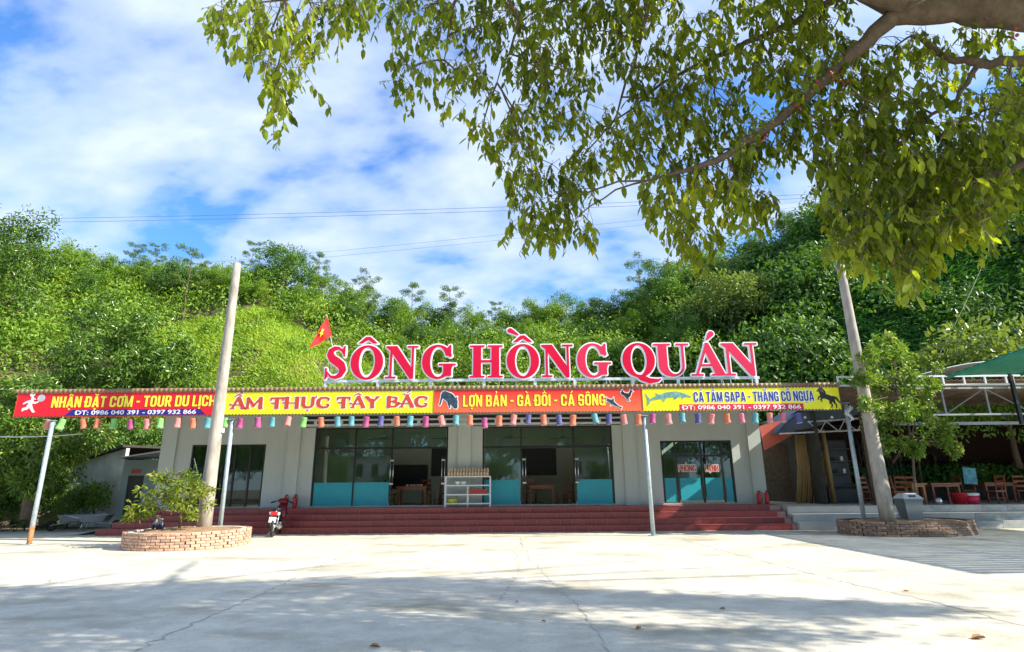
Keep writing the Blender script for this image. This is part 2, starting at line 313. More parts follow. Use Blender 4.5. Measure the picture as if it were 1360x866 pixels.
# ------------------------------------------------------------------ terrain
AX = np.array([-2.5, -1.3, -1.0, -.9, -.7, -.55, -.36, -.22, -.1, 0, .1, .2, .3, .42, .55, .7, .85, 1.0, 1.3, 2.5])
RY = np.array([46, 46, 46, 46, 46, 46, 47, 50, 53, 54, 54, 53, 50, 46, 43, 41, 40, 40, 40, 40.])
RH = np.array([21, 21, 20.0, 19, 18.0, 18.0, 16.8, 14.6, 14.6, 14.8, 15.2, 15.8, 18.4, 19.8, 21.2, 23, 24.5, 27, 45, 48.])  # right end raised beyond the view to shade the right hill
Y0 = np.array([28, 28, 28, 28, 28, 31, 32, 32, 32, 32, 32, 32, 31, 30, 29, 29, 29, 29, 29, 29.])
def hill(x, y):
    x = np.asarray(x, float); y = np.asarray(y, float); a = x/np.maximum(y, 5); yr = np.interp(a, AX, RY); hr = np.interp(a, AX, RH); y0 = np.interp(a, AX, Y0)
    t = (y-y0)/(yr-y0); tt = np.clip(t, 0, 1); p = .62
    h = hr*tt**p + np.where(t > 1, (y-yr)*.12, 0)
    b = (np.sin(x*.31+y*.17)+np.sin(x*.13-y*.29+1.3)+.6*np.sin(x*.71+y*.53))*.55*np.clip(tt*4, 0, 1)
    return np.where(t > 0, h+b, 0) + .0*x
gx = np.linspace(-95, 95, 191); gy = np.linspace(27, 110, 120); XX, YY = np.meshgrid(gx, gy, indexing='ij'); ZZ = hill(XX, YY)
idx = np.arange(XX.size).reshape(XX.shape); F = np.stack([idx[:-1, :-1], idx[1:, :-1], idx[1:, 1:], idx[:-1, 1:]], -1).reshape(-1, 4)
earth = mat('hillside earth', (.07, .09, .025), .95, var=.3, scale=.5, col2=(.16, .13, .05))
o = bpy.data.objects.new('hillside', npmesh('hillside', np.stack([XX, YY, ZZ-.05], -1).reshape(-1, 3), F, earth, True)); COL.objects.link(o); tag(o, kind='structure')
b = MB(); b.add([(-400, -400, -.06), (400, -400, -.06), (400, 400, -.06), (-400, 400, -.06)], [(0, 1, 2, 3)])
tag(b.build('ground', mat('bare earth', (.16, .13, .08), .95, var=.35, scale=.6)), kind='structure')
# plaza concrete: rich stained material
def plazamat():
    m = mat('sunlit plaza concrete', (.63, .585, .475), .82, var=.10, scale=.35, bump=.35, bscale=14, detail=8); t = m.node_tree; b = t.nodes['Principled BSDF']
    old = b.inputs['Base Color'].links[0].from_socket; g = t.nodes.new('ShaderNodeTexCoord')
    n1 = t.nodes.new('ShaderNodeTexNoise'); n1.inputs['Scale'].default_value = 2.2; n1.inputs['Detail'].default_value = 10; n1.inputs['Roughness'].default_value = .7; t.links.new(g.outputs['Object'], n1.inputs[0])
    r1 = t.nodes.new('ShaderNodeValToRGB'); r1.color_ramp.elements[0].position = .36; r1.color_ramp.elements[0].color = (.80, .79, .77, 1); r1.color_ramp.elements[1].position = .6; r1.color_ramp.elements[1].color = (1.06, 1.05, 1.02, 1); t.links.new(n1.outputs[0], r1.inputs[0])
    m1 = t.nodes.new('ShaderNodeMixRGB'); m1.blend_type = 'MULTIPLY'; m1.inputs[0].default_value = 1; t.links.new(old, m1.inputs[1]); t.links.new(r1.outputs[0], m1.inputs[2])
    n2 = t.nodes.new('ShaderNodeTexNoise'); n2.inputs['Scale'].default_value = 26; n2.inputs['Detail'].default_value = 5; t.links.new(g.outputs['Object'], n2.inputs[0])
    r2 = t.nodes.new('ShaderNodeValToRGB'); r2.color_ramp.elements[0].position = .3; r2.color_ramp.elements[0].color = (.82, .82, .82, 1); r2.color_ramp.elements[1].position = .5; r2.color_ramp.elements[1].color = (1, 1, 1, 1); t.links.new(n2.outputs[0], r2.inputs[0])
    m2 = t.nodes.new('ShaderNodeMixRGB'); m2.blend_type = 'MULTIPLY'; m2.inputs[0].default_value = .8; t.links.new(m1.outputs[0], m2.inputs[1]); t.links.new(r2.outputs[0], m2.inputs[2])
    # broad stains
    mp2 = t.nodes.new('ShaderNodeMapping'); mp2.inputs['Scale'].default_value = (.5, .9, 1); t.links.new(g.outputs['Object'], mp2.inputs[0])
    n3 = t.nodes.new('ShaderNodeTexNoise'); n3.inputs['Scale'].default_value = .9; n3.inputs['Detail'].default_value = 7; t.links.new(mp2.outputs[0], n3.inputs[0])
    r3 = t.nodes.new('ShaderNodeValToRGB'); r3.color_ramp.elements[0].position = .52; r3.color_ramp.elements[0].color = (1, 1, 1, 1); r3.color_ramp.elements[1].position = .66; r3.color_ramp.elements[1].color = (.70, .69, .64, 1); t.links.new(n3.outputs[0], r3.inputs[0])
    m3 = t.nodes.new('ShaderNodeMixRGB'); m3.blend_type = 'MULTIPLY'; m3.inputs[0].default_value = 1; t.links.new(m2.outputs[0], m3.inputs[1]); t.links.new(r3.outputs[0], m3.inputs[2])
    t.links.new(m3.outputs[0], b.inputs['Base Color']); return m
b = MB(); b.add([(-24, -14, 0), (26, -14, 0), (26, 21.4, 0), (-15.5, 21.4, 0), (-16.5, 25.0, 0), (-21, 23.2, 0), (-24, 18, 0)], [(0, 1, 2, 3, 4, 5, 6)])
tag(b.build('plaza', plazamat()), kind='structure')
crackm = mat('crack filler', (.45, .42, .355), .95, var=.35, scale=6)
jointm = mat('slab joint', (.46, .44, .38), .95, var=.2, scale=4)
def ribbon(name, pts, w, m, jit=.03, z=.004):
    pts = [Vector((p[0], p[1], 0)) for p in pts]; V = []; q = []
    for a, c in zip(pts, pts[1:]):
        n = max(2, int((c-a).length/.12)); q += [a.lerp(c, i/n) for i in range(n)]
    q.append(pts[-1])
    for i, p in enumerate(q):
        t = (q[min(i+1, len(q)-1)]-q[max(i-1, 0)]).normalized(); s = Vector((-t.y, t.x, 0)); c = p+s*random.gauss(0, jit); ww = w*(.35+random.random())
        V += [tuple(c-s*ww/2)[:2]+(z,), tuple(c+s*ww/2)[:2]+(z,)]
    b = MB(); b.add(V, [(2*i, 2*i+1, 2*i+3, 2*i+2) for i in range(len(q)-1)]); return tag(b.build(name, m), kind='structure')
ribbon('pavement_crack', [G(505, 713), G(440, 745), G(355, 785), G(270, 822), G(175, 866), G(90, 905)], .028, crackm)
ribbon('pavement_crack', [G(690, 714), G(705, 745), G(735, 775), G(765, 805), G(790, 836), G(815, 872)], .022, crackm)
ribbon('pavement_crack', [G(905, 716), G(1000, 742), G(1100, 768), G(1230, 797), G(1365, 832)], .035, crackm)
ribbon('pavement_crack', [G(700, 712), G(684, 730), G(690, 760), G(660, 800)], .02, crackm)
ribbon('pavement_crack', [G(100, 765), G(220, 745), G(320, 735)], .02, crackm)
for k in range(6): ribbon('slab_joint', [(9.5, 12.4+k*1.45), (24, 12.6+k*1.45)], .018, jointm, .004)
for k in range(5): ribbon('slab_joint', [(10.2+k*2.3, 12.4), (10.2+k*2.3, 20.4)], .018, jointm, .004)
# ------------------------------------------------------------------ steps
st = thing('tiled_steps', 'wide dark red tiled steps running along the front of the restaurant', 'steps', (-2.3, 21.4, 0))
NR = 4; RH_ = .2; TR = .32; Ys = 20.9
for k in range(NR):
    xl = -14.45+k*.32; xr = 9.78-k*.02; y0 = Ys+k*TR; y1 = 22.78
    MB().box(xl+.02, xr-.005, y0+.012, y1, (k*RH_)-.05, (k+1)*RH_-.022).build('riser_backing', M['grout'], st)
    MB().box(xl-.012, xr, y0-.012, y0+TR+.03 if k < NR-1 else y1, (k+1)*RH_-.022, (k+1)*RH_).build('tread', M['tread'], st)
    if k < NR-1: MB().box(xl-.012, xl+.34, y0+TR+.034, y1, (k+1)*RH_-.022, (k+1)*RH_-.001).build('tread', M['tread'], st)
tw = .415; tm = MB().box(-tw/2+.007, tw/2-.007, 0, .012, 0, .172).mesh('tile', M['tile'])
for k in range(NR):
    x = -14.45+k*.32+tw/2+(k % 2)*.0
    while x+tw/2 < 9.79-k*.02: part('tile', tm, st, (x, Ys+k*TR, k*RH_+.002)); x += tw
# ------------------------------------------------------------------ restaurant building
WY = 22.9
rb = thing('restaurant_building', 'long low grey painted restaurant with tall glass fronts', 'building', (-2, 24, 0))
OP = [(-12.6, -9.7, 3.2), (-7.8, -2.55, 3.82), (-1.2, 3.9, 3.82), (5.77, 8.56, 3.2)]; FZ = .8
b = MB(); xs = [-13.8]+[v for o_ in OP for v in o_[:2]]+[9.72]
for i in range(0, len(xs), 2): b.box(xs[i], xs[i+1], WY, WY+.2, FZ-.02, 4.5)
for x0, x1, zt in OP: b.box(x0+.001, x1-.001, WY+.002, WY+.198, zt, 4.5)
b.build('front_wall', M['wall'], rb)
for x0, x1 in ((-13.78, -13.2), (-8.85, -8.35), (-2.15, -1.65), (4.3, 4.8), (9.2, 9.70)): MB().box(x0, x1, WY-.09, WY-.002, FZ+.002, 4.4).build('pilaster', M['wall'], rb)
MB().box(-13.8, 9.72, WY-.03, WY-.001, FZ+.001, FZ+.06).build('skirting', M['conc'], rb)
MB().box(-13.8, 9.72, WY+.2, 29.2, FZ-.06, FZ-.005).build('floor', mat('beige floor tile', (.42, .36, .28), .3), rb)
MB().box(-13.8, 9.72, 29.2, 29.4, FZ-.06, 4.5).build('back_wall', M['wall2'], rb)
MB().box(-13.8, -13.6, WY+.2, 29.2, 0, 4.5).build('side_wall', M['wall'], rb); MB().box(9.52, 9.72, WY+.2, 29.2, 0, 4.5).build('side_wall', M['wall'], rb)
MB().box(-8.4, -8.25, WY+.2, 29.2, FZ, 4.3).build('partition_wall', M['wall2'], rb); MB().box(4.5, 4.65, WY+.2, 29.2, FZ, 4.3).build('partition_wall', M['wall2'], rb)
MB().box(-13.8, 9.72, WY, 29.4, -.05, FZ-.07).build('foundation', M['conc'], rb)
corrsheet(-14, 9.9, [(WY+.01, 4.52), (29.6, 5.05)], .2, .02).build('roof', M['corrgrey'], rb)
for k in range(6): MB().box(-8.2, 4.45, 23.6+k*.95, 23.7+k*.95, 4.2, 4.36).build('ceiling_beam', M['ceil'], rb)
# vented beam above the glass: rails and uprights over dark gap
for x0, x1 in ((-8.3, 4.25),):
    MB().box(x0, x1, WY-.05, WY-.004, 3.83, 4.26).build('vent_backing', M['dark'], rb)
    MB().box(x0, x1, WY-.11, WY-.052, 3.86, 3.95).build('vent_rail', M['whitedirty'], rb); MB().box(x0, x1, WY-.11, WY-.052, 4.08, 4.14).build('vent_rail', M['whitedirty'], rb)
    me = MB().box(-.06, .06, -.05, 0, 0, .128).mesh('vent_upright', M['whitedirty']); x = x0+.5
    while x < x1: part('vent_upright', me, rb, (x, WY-.056, 3.951)); x += 1.02
def bar(b, x0, x1, z0, z1, y=WY+.05, t=.07): b.box(x0, x1, y, y+t, z0, z1)
def window(x0, x1, zt, cols, transom, bands, handles, fixed_open=()):
    b = MB(); w = .06; bar(b, x0, x0+w, FZ, zt); bar(b, x1-w, x1, FZ, zt); bar(b, x0+w, x1-w, zt-w, zt)
    if transom: bar(b, x0+w, x1-w, transom-.04, transom+.04)
    for c in cols: bar(b, c-.035, c+.035, transom+.04 if (transom and c in fixed_open) else FZ, zt-w-.001) if not transom else (bar(b, c-.03, c+.03, transom+.041, zt-w-.001), bar(b, c-.03, c+.03, FZ, transom-.041))
    fr = b.build('window_frame', M['black'], rb); ed = [x0+w]+list(cols)+[x1-w]
    for i in range(len(ed)-1):
        a, c = ed[i]+.031, ed[i+1]-.031
        if transom: MB().box(a, c, WY+.08, WY+.088, transom+.041, zt-w-.001).build('pane', M['glass'], fr)
        if i not in fixed_open: MB().box(a, c, WY+.08, WY+.088, FZ+.01, (transom-.041) if transom else zt-w).build('pane', M['glass'], fr)
    for (a, c, z0, z1) in bands: MB().box(a, c, WY+.072, WY+.0795, z0, z1).build('frosted_film', M['teal'], fr)
    for hx in handles:
        h = MB(); h.tube([(hx-.05, WY-.02, 1.6), (hx-.05, WY-.02, 2.62)], .017, 8); h.tube([(hx+.06, WY-.02, 1.6), (hx+.06, WY-.02, 2.62)], .017, 8)
        for z in (1.72, 1.78, 2.44, 2.5): h.tube([(hx-.05, WY-.02, z), (hx-.05, WY+.07, z)], .012, 6); h.tube([(hx+.06, WY-.02, z), (hx+.06, WY+.07, z)], .012, 6)
        for z in (1.62, 2.5): h.box(hx-.07, hx+.08, WY-.035, WY-.0, z, z+.06)
        h.build('door_handle', M['steel'], fr)
    return fr
window(-12.6, -9.7, 3.2, (-11.75, -10.9, -10.3), None, (), ())
window(-7.8, -2.55, 3.82, (-6.2, -4.75), 3.02, ((-7.72, -4.82, .86, 1.72),), (-4.72, -2.72), (2,))
window(-1.2, 3.9, 3.82, (.32, 2.38), 3.02, ((-1.12, .26, .86, 1.76), (2.46, 3.82, .86, 1.76)), (.42, 2.46), (1,))
wd = window(5.77, 8.56, 3.2, (6.35, 7.35, 8.15), 2.62, ((5.86, 6.3, .9, 1.78), (6.45, 7.26, .95, 1.78), (7.44, 8.08, .95, 1.78), (8.22, 8.48, .9, 1.78)), ())
for ww in rb.children: pass
for x, z in ((-9.2, 4.0), (-13.0, 4.02)): MB().lathe([(.0, -.12), (.05, -.1), (.06, -.03), (.03, 0), (0, 0)], (x+.3, WY-.12, z-.05), 10).build('bulb', M['white'], rb)
# interior furnishings
def fan(x, y, lab):
    t = thing('ceiling_fan', lab, 'ceiling fan', (x, y, 3.55), 'ceiling fans inside the dining hall')
    MB().tube([(x, y, 4.35), (x, y, 3.62)], .015, 6).build('rod', M['fan'], t); MB().lathe([(0, .1), (.1, .08), (.12, 0), (.06, -.04), (0, -.04)], (x, y, 3.55), 12).build('motor', M['fan'], t)
    for k in range(3):
        a = 2.1*k+.3+x; R = Matrix.Rotation(a, 3, 'Z') @ Matrix.Rotation(.2, 3, 'X'); MB().obox((x+.4*math.cos(a), y+.4*math.sin(a), 3.55), (.62, .13, .012), R).build('blade', M['fan'], t)
fan(-5.6, 25.2, 'ceiling fan behind the left glass bay of the hall'); fan(-2.9, 25.6, 'ceiling fan above the left open doorway'); fan(-.1, 25.2, 'ceiling fan behind the pane right of the cup shelf'); fan(2.2, 25.6, 'ceiling fan above the right open doorway')
def table(x, y, lab, w=1.3, d=.8, m='wood', z=FZ):
    t = thing('dining_table', lab, 'table', (x, y, z), 'dining tables')
    MB().box(x-w/2, x+w/2, y-d/2, y+d/2, z+.71, z+.76).build('table_top', M[m], t); MB().box(x-w/2+.06, x+w/2-.06, y-d/2+.06, y+d/2-.06, z+.62, z+.709).build('apron', M[m], t)
    me = MB().box(-.035, .035, -.035, .035, 0, .709).mesh('leg', M[m])
    for sx in (-1, 1):
        for sy in (-1, 1): part('leg', me, t, (x+sx*(w/2-.1), y+sy*(d/2-.1), z))
    return t
def chair_proto():
    t = thing('dining_chair', 'x', 'chair', (0, 0, 0), 'wooden dining chairs')
    MB().box(-.21, .21, -.21, .21, .43, .47).build('seat', M['wood'], t)
    for sx in (-1, 1):
        MB().tube([(sx*.19, -.19, 0), (sx*.19, -.19, .43)], .022, 6).build('leg', M['wood'], t)
        MB().tube([(sx*.19, .19, 0), (sx*.19, .20, .45), (sx*.19, .28, 1.05)], .022, 6).build('leg', M['wood'], t)
        MB().tube([(sx*.19, -.19, .2), (sx*.19, .19, .2)], .014, 6).build('stretcher', M['wood'], t)
    for z in (.62, .8, .98): MB().obox((0, .235+(z-.62)*.13, z), (.36, .02, .08), Matrix.Rotation(-.13, 3, 'X')).build('back_slat', M['wood'], t)
    return t
CH0 = chair_proto(); _cu = [0]
def chair(x, y, rz, lab, z=FZ, mcol=None):
    c = CH0 if _cu[0] == 0 else copy_tree(CH0); _cu[0] += 1; c.location = (x, y, z); c.rotation_euler = (0, 0, rz); c['label'] = lab; return c
table(-4.15, 24.6, 'red brown table just inside the left open doorway'); table(1.15, 24.6, 'red brown table just inside the right open doorway', 1.1)
# chairs are placed at the end of the script (copies need the prototype untouched)
b = MB()
for k in range(5): b.lathe([(0, 0), (.05, 0), (.06, .06), (.055, .07), (0, .07)], (-4.35+k*.14, 24.35+.07*(k % 2), FZ+.761), 8)
tag(b.build('teacups', M['white']), 'white teacups set out on the table inside the left doorway', 'cups', kind='stuff')
for x0, x1, z0, z1, lab in ((-3.35, -2.2, 1.95, 3.0, 'black panel on the back wall seen through the left doorway'), (.35, 1.75, 1.95, 2.95, 'black panel on the back wall seen through the right doorway'), (-5.0, -3.55, 1.35, 2.2, 'black television standing on the back wall left of the dark panel')):
    t = thing('wall_panel', lab, 'panel', (x0, 29.15, z0)); MB().box(x0*1.2, x1*1.2, 29.13, 29.19, z0+.12, z1+.35).build('board', M['dark'], t)
    MB().box(x0*1.2-.04, x1*1.2+.04, 29.16, 29.195, z0+.08, z1+.39).build('frame', M['black'], t)
# ------------------------------------------------------------------ canopy and banners
BY = 18.92
cn = thing('front_canopy', 'low corrugated canopy sheet roofing the porch behind the banners', 'canopy', (-3, 20, 3.8))
corrsheet(-16.6, 10.88, [(BY+.03, 4.755), (BY+.2, 4.75), (WY-.02, 4.50)], .16, .015).build('roof_sheet', M['corrgrey'], cn)
xs_ = np.linspace(-16.62, 10.9, 172*6); n_ = len(xs_); V_ = [(x, BY-.01+dy+.016*math.sin(2*math.pi*x/.16), z) for dy, z in ((0, 4.648), (0, 4.775), (.012, 4.775), (.012, 4.648)) for x in xs_]
MB().add(V_, [(r*n_+k, r*n_+k+1, ((r+1) % 4)*n_+k+1, ((r+1) % 4)*n_+k) for r in range(4) for k in range(n_-1)], True).build('edge_flashing', mat('faded red edge sheet', (.30, .13, .09), .6, var=.3, scale=.8, col2=(.30, .25, .11)), cn)
MB().box(-16.5, 10.86, BY+.1, BY+.2, 3.885, 3.98).build('front_beam', M['corrgrey'], cn); MB().box(-16.5, 10.86, BY+.1, BY+.18, 4.66, 4.74).build('front_beam', M['corrgrey'], cn)
for k in range(14): x = -16+k*2.03; MB().box(x, x+.07, BY+.21, WY-.03, 4.42, 4.49).build('rafter', M['corrgrey'], cn)
for k in range(3): MB().box(-16.4, 10.8, 19.9+k, 19.96+k, 4.345, 4.415).build('purlin', M['corrgrey'], cn)
def post(base, top, label, foot=False):
    t = thing('canopy_post', label, 'post', base, 'metal posts holding up the canopy')
    b_, t_ = Vector(base), Vector(top); MB().tube([b_.lerp(t_, .13) if foot else b_, t_], .065, 12).build('pipe', M['galv'], t)
    if foot: MB().tube([b_, b_.lerp(t_, .13)], .067, 12).build('rusty_foot', M['rust'], t)
    MB().obox(b_+Vector((0, 0, .008)), (.26, .26, .016)).build('base_plate', M['galv'], t)
    MB().obox(t_+Vector((0, 0, .02)), (.2, .2, .02)).build('cap_plate', M['galv'], t)
post((-14.22, 17.85, 0), (-15.1, 18.9, 3.71), 'leftmost canopy post with a rust brown foot', True)
post((-9.2, 18.95, 0), (-9.25, 18.99, 3.71), 'pale metal post just right of the left concrete pole')
post((4.36, 18.98, 0), (4.33, 18.99, 3.71), 'pale metal post standing alone on the plaza before the steps')
post((11.2, 19.3, 0), (11.15, 19.2, 4.1), 'metal post with knotted white cloth beside the right concrete pole')
b = MB()
for k in range(9): a = k*.8; b.tube([(11.15+.08*math.cos(a), 19.15+.08*math.sin(a), 3.75+.03*k), (11.2+.12*math.cos(a+1), 19.1, 3.62+.05*k), (11.15+.15*math.sin(a), 19.08, 3.5+.04*k)], .02, 5)
tag(b.build('knotted_cloth', M['white']), 'white rag knotted round the top of the right canopy post', 'cloth')
ZB, ZT = 3.86, 4.64
def banner(x0, x1, m, label):
    t = thing('banner', label, 'banner', ((x0+x1)/2, BY, ZB), 'printed banners along the canopy edge')
    MB().box(x0+.01, x1-.01, BY, BY+.03, ZB, ZT).build('panel', m, t)
    f = MB(); f.box(x0+.012, x1-.012, BY-.012, BY-.001, ZB-.015, ZB+.012); f.box(x0+.012, x1-.012, BY-.012, BY-.001, ZT-.012, ZT+.015); f.box(x0-.0, x0+.011, BY-.012, BY+.03, ZB-.015, ZT+.015); f.box(x1-.011, x1, BY-.012, BY+.03, ZB-.015, ZT+.015)
    f.build('edging', M['rlet'] if m in (M['red'],) else M['corr'], t)
    q = MB(); n = int((x1-x0)/.11)
    for k in range(n):
        for z in (ZB+.02, ZT-.02): q.box(x0+.05+k*.11, x0+.10+k*.11, BY-.022, BY-.0125, z-.012, z+.012)
    tag(q.build('bulb_row', M['roofd'], t), kind='stuff'); return t
def bx(px): return P(px, 535, BY).x
def bz(px, py): return P(px, py, BY).z
X1, X2, X3, X4, X5 = -16.45, -9.63, -2.61, 4.30, 10.84
b1 = banner(X1, X2, M['red'], 'red banner with a running chef and yellow letters')
b2 = banner(X2, X3, M['yellow'], 'yellow banner with large fancy brick red lettering')
b3 = banner(X3, X4, gradmat('red to orange print', (.78, .012, .02), (.86, .16, .06), 0, .83), 'orange red banner with a pig, a fish and a rooster')
b4 = banner(X4, X5, M['yellow'], 'yellow banner with a sturgeon, dark blue letters and a black horse')
YT = BY-.008
def s_rr(x0, y0, x1, y1, r):
    cx_, cy_, hx, hy = (x0+x1)/2, (y0+y1)/2, (x1-x0)/2-r, (y1-y0)/2-r
    return lambda X, Y: np.hypot(np.maximum(np.abs(X-cx_)-hx, 0), np.maximum(np.abs(Y-cy_)-hy, 0))+np.minimum(np.maximum(np.abs(X-cx_)-hx, np.abs(Y-cy_)-hy), 0)-r
q_ = s_rect; _O = s_sub(s_rr(0, 0, .54, 1, .23), s_rr(.17, .15, .37, .85, .10)); _C = s_sub(_O, q_(.30, .37, .7, .63)); _D = s_sub(s_and(s_rr(-.4, 0, .54, 1, .2), q_(0, -.1, .7, 1.1)), s_rr(.17, .15, .37, .85, .08))
_P = s_sub(s_and(s_rr(-.4, .40, .52, 1, .18), q_(0, -.1, .7, 1.1)), s_rr(.17, .56, .35, .86, .06)); _U = s_sub(s_and(s_rr(0, 0, .54, 1.6, .23), q_(-.1, -.1, .7, 1)), s_rr(.17, .15, .37, 1.7, .10))
FS = {'O': (.54, _O), 'C': (.54, _C), 'D': (.54, _D), 'U': (.54, _U), 'P': (.52, s_or(_P, q_(0, 0, .17, 1))), 'R': (.55, s_or(_P, q_(0, 0, .17, 1), s_poly([(.2, .46), (.36, .46), (.56, 0), (.38, 0)]))),
 'G': (.54, s_or(_C, q_(.28, .38, .54, .52), q_(.40, .0, .54, .5))), 'B': (.54, s_sub(s_and(s_or(s_rr(-.4, .47, .52, 1, .18), s_rr(-.4, 0, .55, .56, .18)), q_(0, -.1, .7, 1.1)), s_or(s_rr(.17, .59, .35, .87, .06), s_rr(.17, .13, .37, .43, .06)))),
 'S': (.52, s_or(s_sub(s_rr(0, 0, .52, 1, .2), s_or(s_rr(.16, .58, .36, .86, .07), s_rr(.16, .14, .36, .42, .07), q_(.25, .60, .7, .70), q_(-.2, .30, .25, .40))))),
 'N': (.56, s_or(q_(0, 0, .16, 1), q_(.40, 0, .56, 1), s_poly([(0, 1), (.17, 1), (.56, 0), (.39, 0)]))), 'H': (.54, s_or(q_(0, 0, .17, 1), q_(.37, 0, .54, 1), q_(.1, .42, .45, .57))),
 'M': (.70, s_or(q_(0, 0, .15, 1), q_(.55, 0, .70, 1), s_poly([(0, 1), (.18, 1), (.41, 0), (.29, 0)]), s_poly([(.52, 1), (.70, 1), (.41, 0), (.29, 0)]))), 'A': (.60, s_or(s_poly([(0, 0), (.21, 1), (.39, 1), (.60, 0), (.43, 0), (.30, .72), (.17, 0)]), q_(.13, .18, .47, .32))),
 'T': (.5, s_or(q_(0, .85, .5, 1), q_(.165, 0, .335, .9))), 'L': (.44, s_or(q_(0, 0, .17, 1), q_(0, 0, .44, .15))), 'I': (.17, q_(0, 0, .17, 1)), '-': (.28, q_(0, .40, .28, .54))}
FS['Đ'] = (.54, s_or(_D, q_(-.09, .43, .25, .56)))
def acc_(k, w_):
    c = w_/2; return {'^': s_stroke([(c-.15, 1.10), (c, 1.21), (c+.15, 1.10)], .038), 'u': s_stroke([(c-.14, 1.22), (c-.07, 1.12), (c+.07, 1.12), (c+.14, 1.22)], .034), '.': s_ell(c, -.16, .075, .075), '?': s_stroke([(c-.04, 1.28), (c+.05, 1.30), (c+.05, 1.20), (c, 1.13)], .032),
     '`': s_stroke([(c-.12, 1.28), (c+.02, 1.12)], [.045, .03]), "'": s_stroke([(c+.12, 1.28), (c-.02, 1.12)], [.045, .03]), 'G': s_stroke([(c-.05, 1.40), (c+.06, 1.28)], [.035, .025]), 'A': s_stroke([(c+.16, 1.40), (c+.05, 1.28)], [.035, .025]), 'Q': s_stroke([(c+.08, 1.38), (c+.16, 1.42), (c+.16, 1.33), (c+.10, 1.28)], .026), '+': s_stroke([(w_-.06, .93), (w_+.06, .99), (w_+.07, 1.13)], [.06, .05, .03])}[k]
def sans(parent, toks, x0, x1, zb, cap, m, om, ow=.05, BY=18.92):
    """toks: list of words, a word is a list of (letter, accents)"""
    adv = lambda w_: w_+.10; tot = sum(adv(FS[l_][0]) for w_ in toks for l_, _ in w_)+.24*(len(toks)-1)-.1; sx = (x1-x0)/tot; x = 0
    for w_ in toks:
        for l_, ac in w_:
            wd_, fn = FS[l_]; fn = s_or(fn, *[acc_(k, wd_) for k in ac]) if ac else fn; bb = (-.18, wd_+.22, -.32 if '.' in ac else -.1, 1.55 if ac else 1.1); n_ = 64 if ac else 44
            plate('letter_outline', fn, bb, n_, ow, (sx, cap), (x0+x*sx, zb), BY-.006, .003, om, parent); plate('letter', fn, bb, n_, 0, (sx, cap), (x0+x*sx, zb), BY-.011, .0045, m, parent); x += adv(wd_)
        x += .24
W_ = lambda s_: [(c, '') for c in s_]
sans(wd, [[('P', ''), ('H', ''), ('O', '`'), ('N', ''), ('G', '')]], 6.42, 7.10, 2.02, .25, M['rlet'], M['wlet'], .08, WY+.045)
sans(wd, [[('L', ''), ('A', '.'), ('N', ''), ('H', '')]], 7.46, 7.98, 2.02, .25, M['rlet'], M['wlet'], .08, WY+.045)
sans(b1, [[('N', ''), ('H', ''), ('A', '^.'), ('N', '')], [('Đ', ''), ('A', 'u.'), ('T', '')], [('C', ''), ('O', '+'), ('M', '')], W_('-'), W_('TOUR'), W_('DU'), [('L', ''), ('I', '.'), ('C', ''), ('H', '')]], bx(69), bx(286), 4.165, .36, M['ylet'], M['rlet'], .045)
plate('phone_strip', s_poly([(0, 0), (.22, .19), (4.45, .19), (4.67, 0)]), (-.05, 4.75, -.03, .22), 20, 0, (1, 1), (-14.78, ZB+.035), BY-.004, .004, M['navy'], b1)
fit_text('phone_number', 'DT: 0986 040 391 - 0397 932 866', -14.42, -10.45, ZB+.06, .135, YT-.002, M['wlet'], b1, .014)
sans(b3, [[('L', ''), ('O', '+.'), ('N', '')], [('B', ''), ('A', '?'), ('N', '')], W_('-'), [('G', ''), ('A', '`')], [('Đ', ''), ('O', '^G'), ('I', '')], W_('-'), [('C', ''), ('A', "'")], [('S', ''), ('O', '^'), ('N', ''), ('G', '')]], bx(615), bx(804), 4.075, .38, M['ylet'], M['rlet'], .045)
sans(b4, [[('C', ''), ('A', "'")], [('T', ''), ('A', '^G'), ('M', '')], W_('SAPA'), W_('-'), [('T', ''), ('H', ''), ('A', 'uA'), ('N', ''), ('G', '')], [('C', ''), ('O', '^A')], [('N', ''), ('G', ''), ('U', '+.'), ('A', '')]], bx(922), bx(1082), 4.165, .33, M['blue'], M['wlet'], .06)
plate('phone_strip', s_poly([(0, 0), (0, .2), (4.1, .2), (4.1, 0)]), (-.05, 4.2, -.05, .25), 20, 0, (1, 1), (5.5, ZB+.03), BY-.004, .004, M['crimson'], b4)
fit_text('phone_number', 'DT: 0986 040 391 - 0397 932 866', 5.6, 9.5, ZB+.06, .13, YT-.002, M['wlet'], b4, .014)
for x_, b_ in ((-14.42, b1), (5.6, b4)): MB().box(x_-.03, x_+.05, YT-.0045, YT-.0025, ZB+.118, ZB+.136).build('letter_bar', M['wlet'], b_)
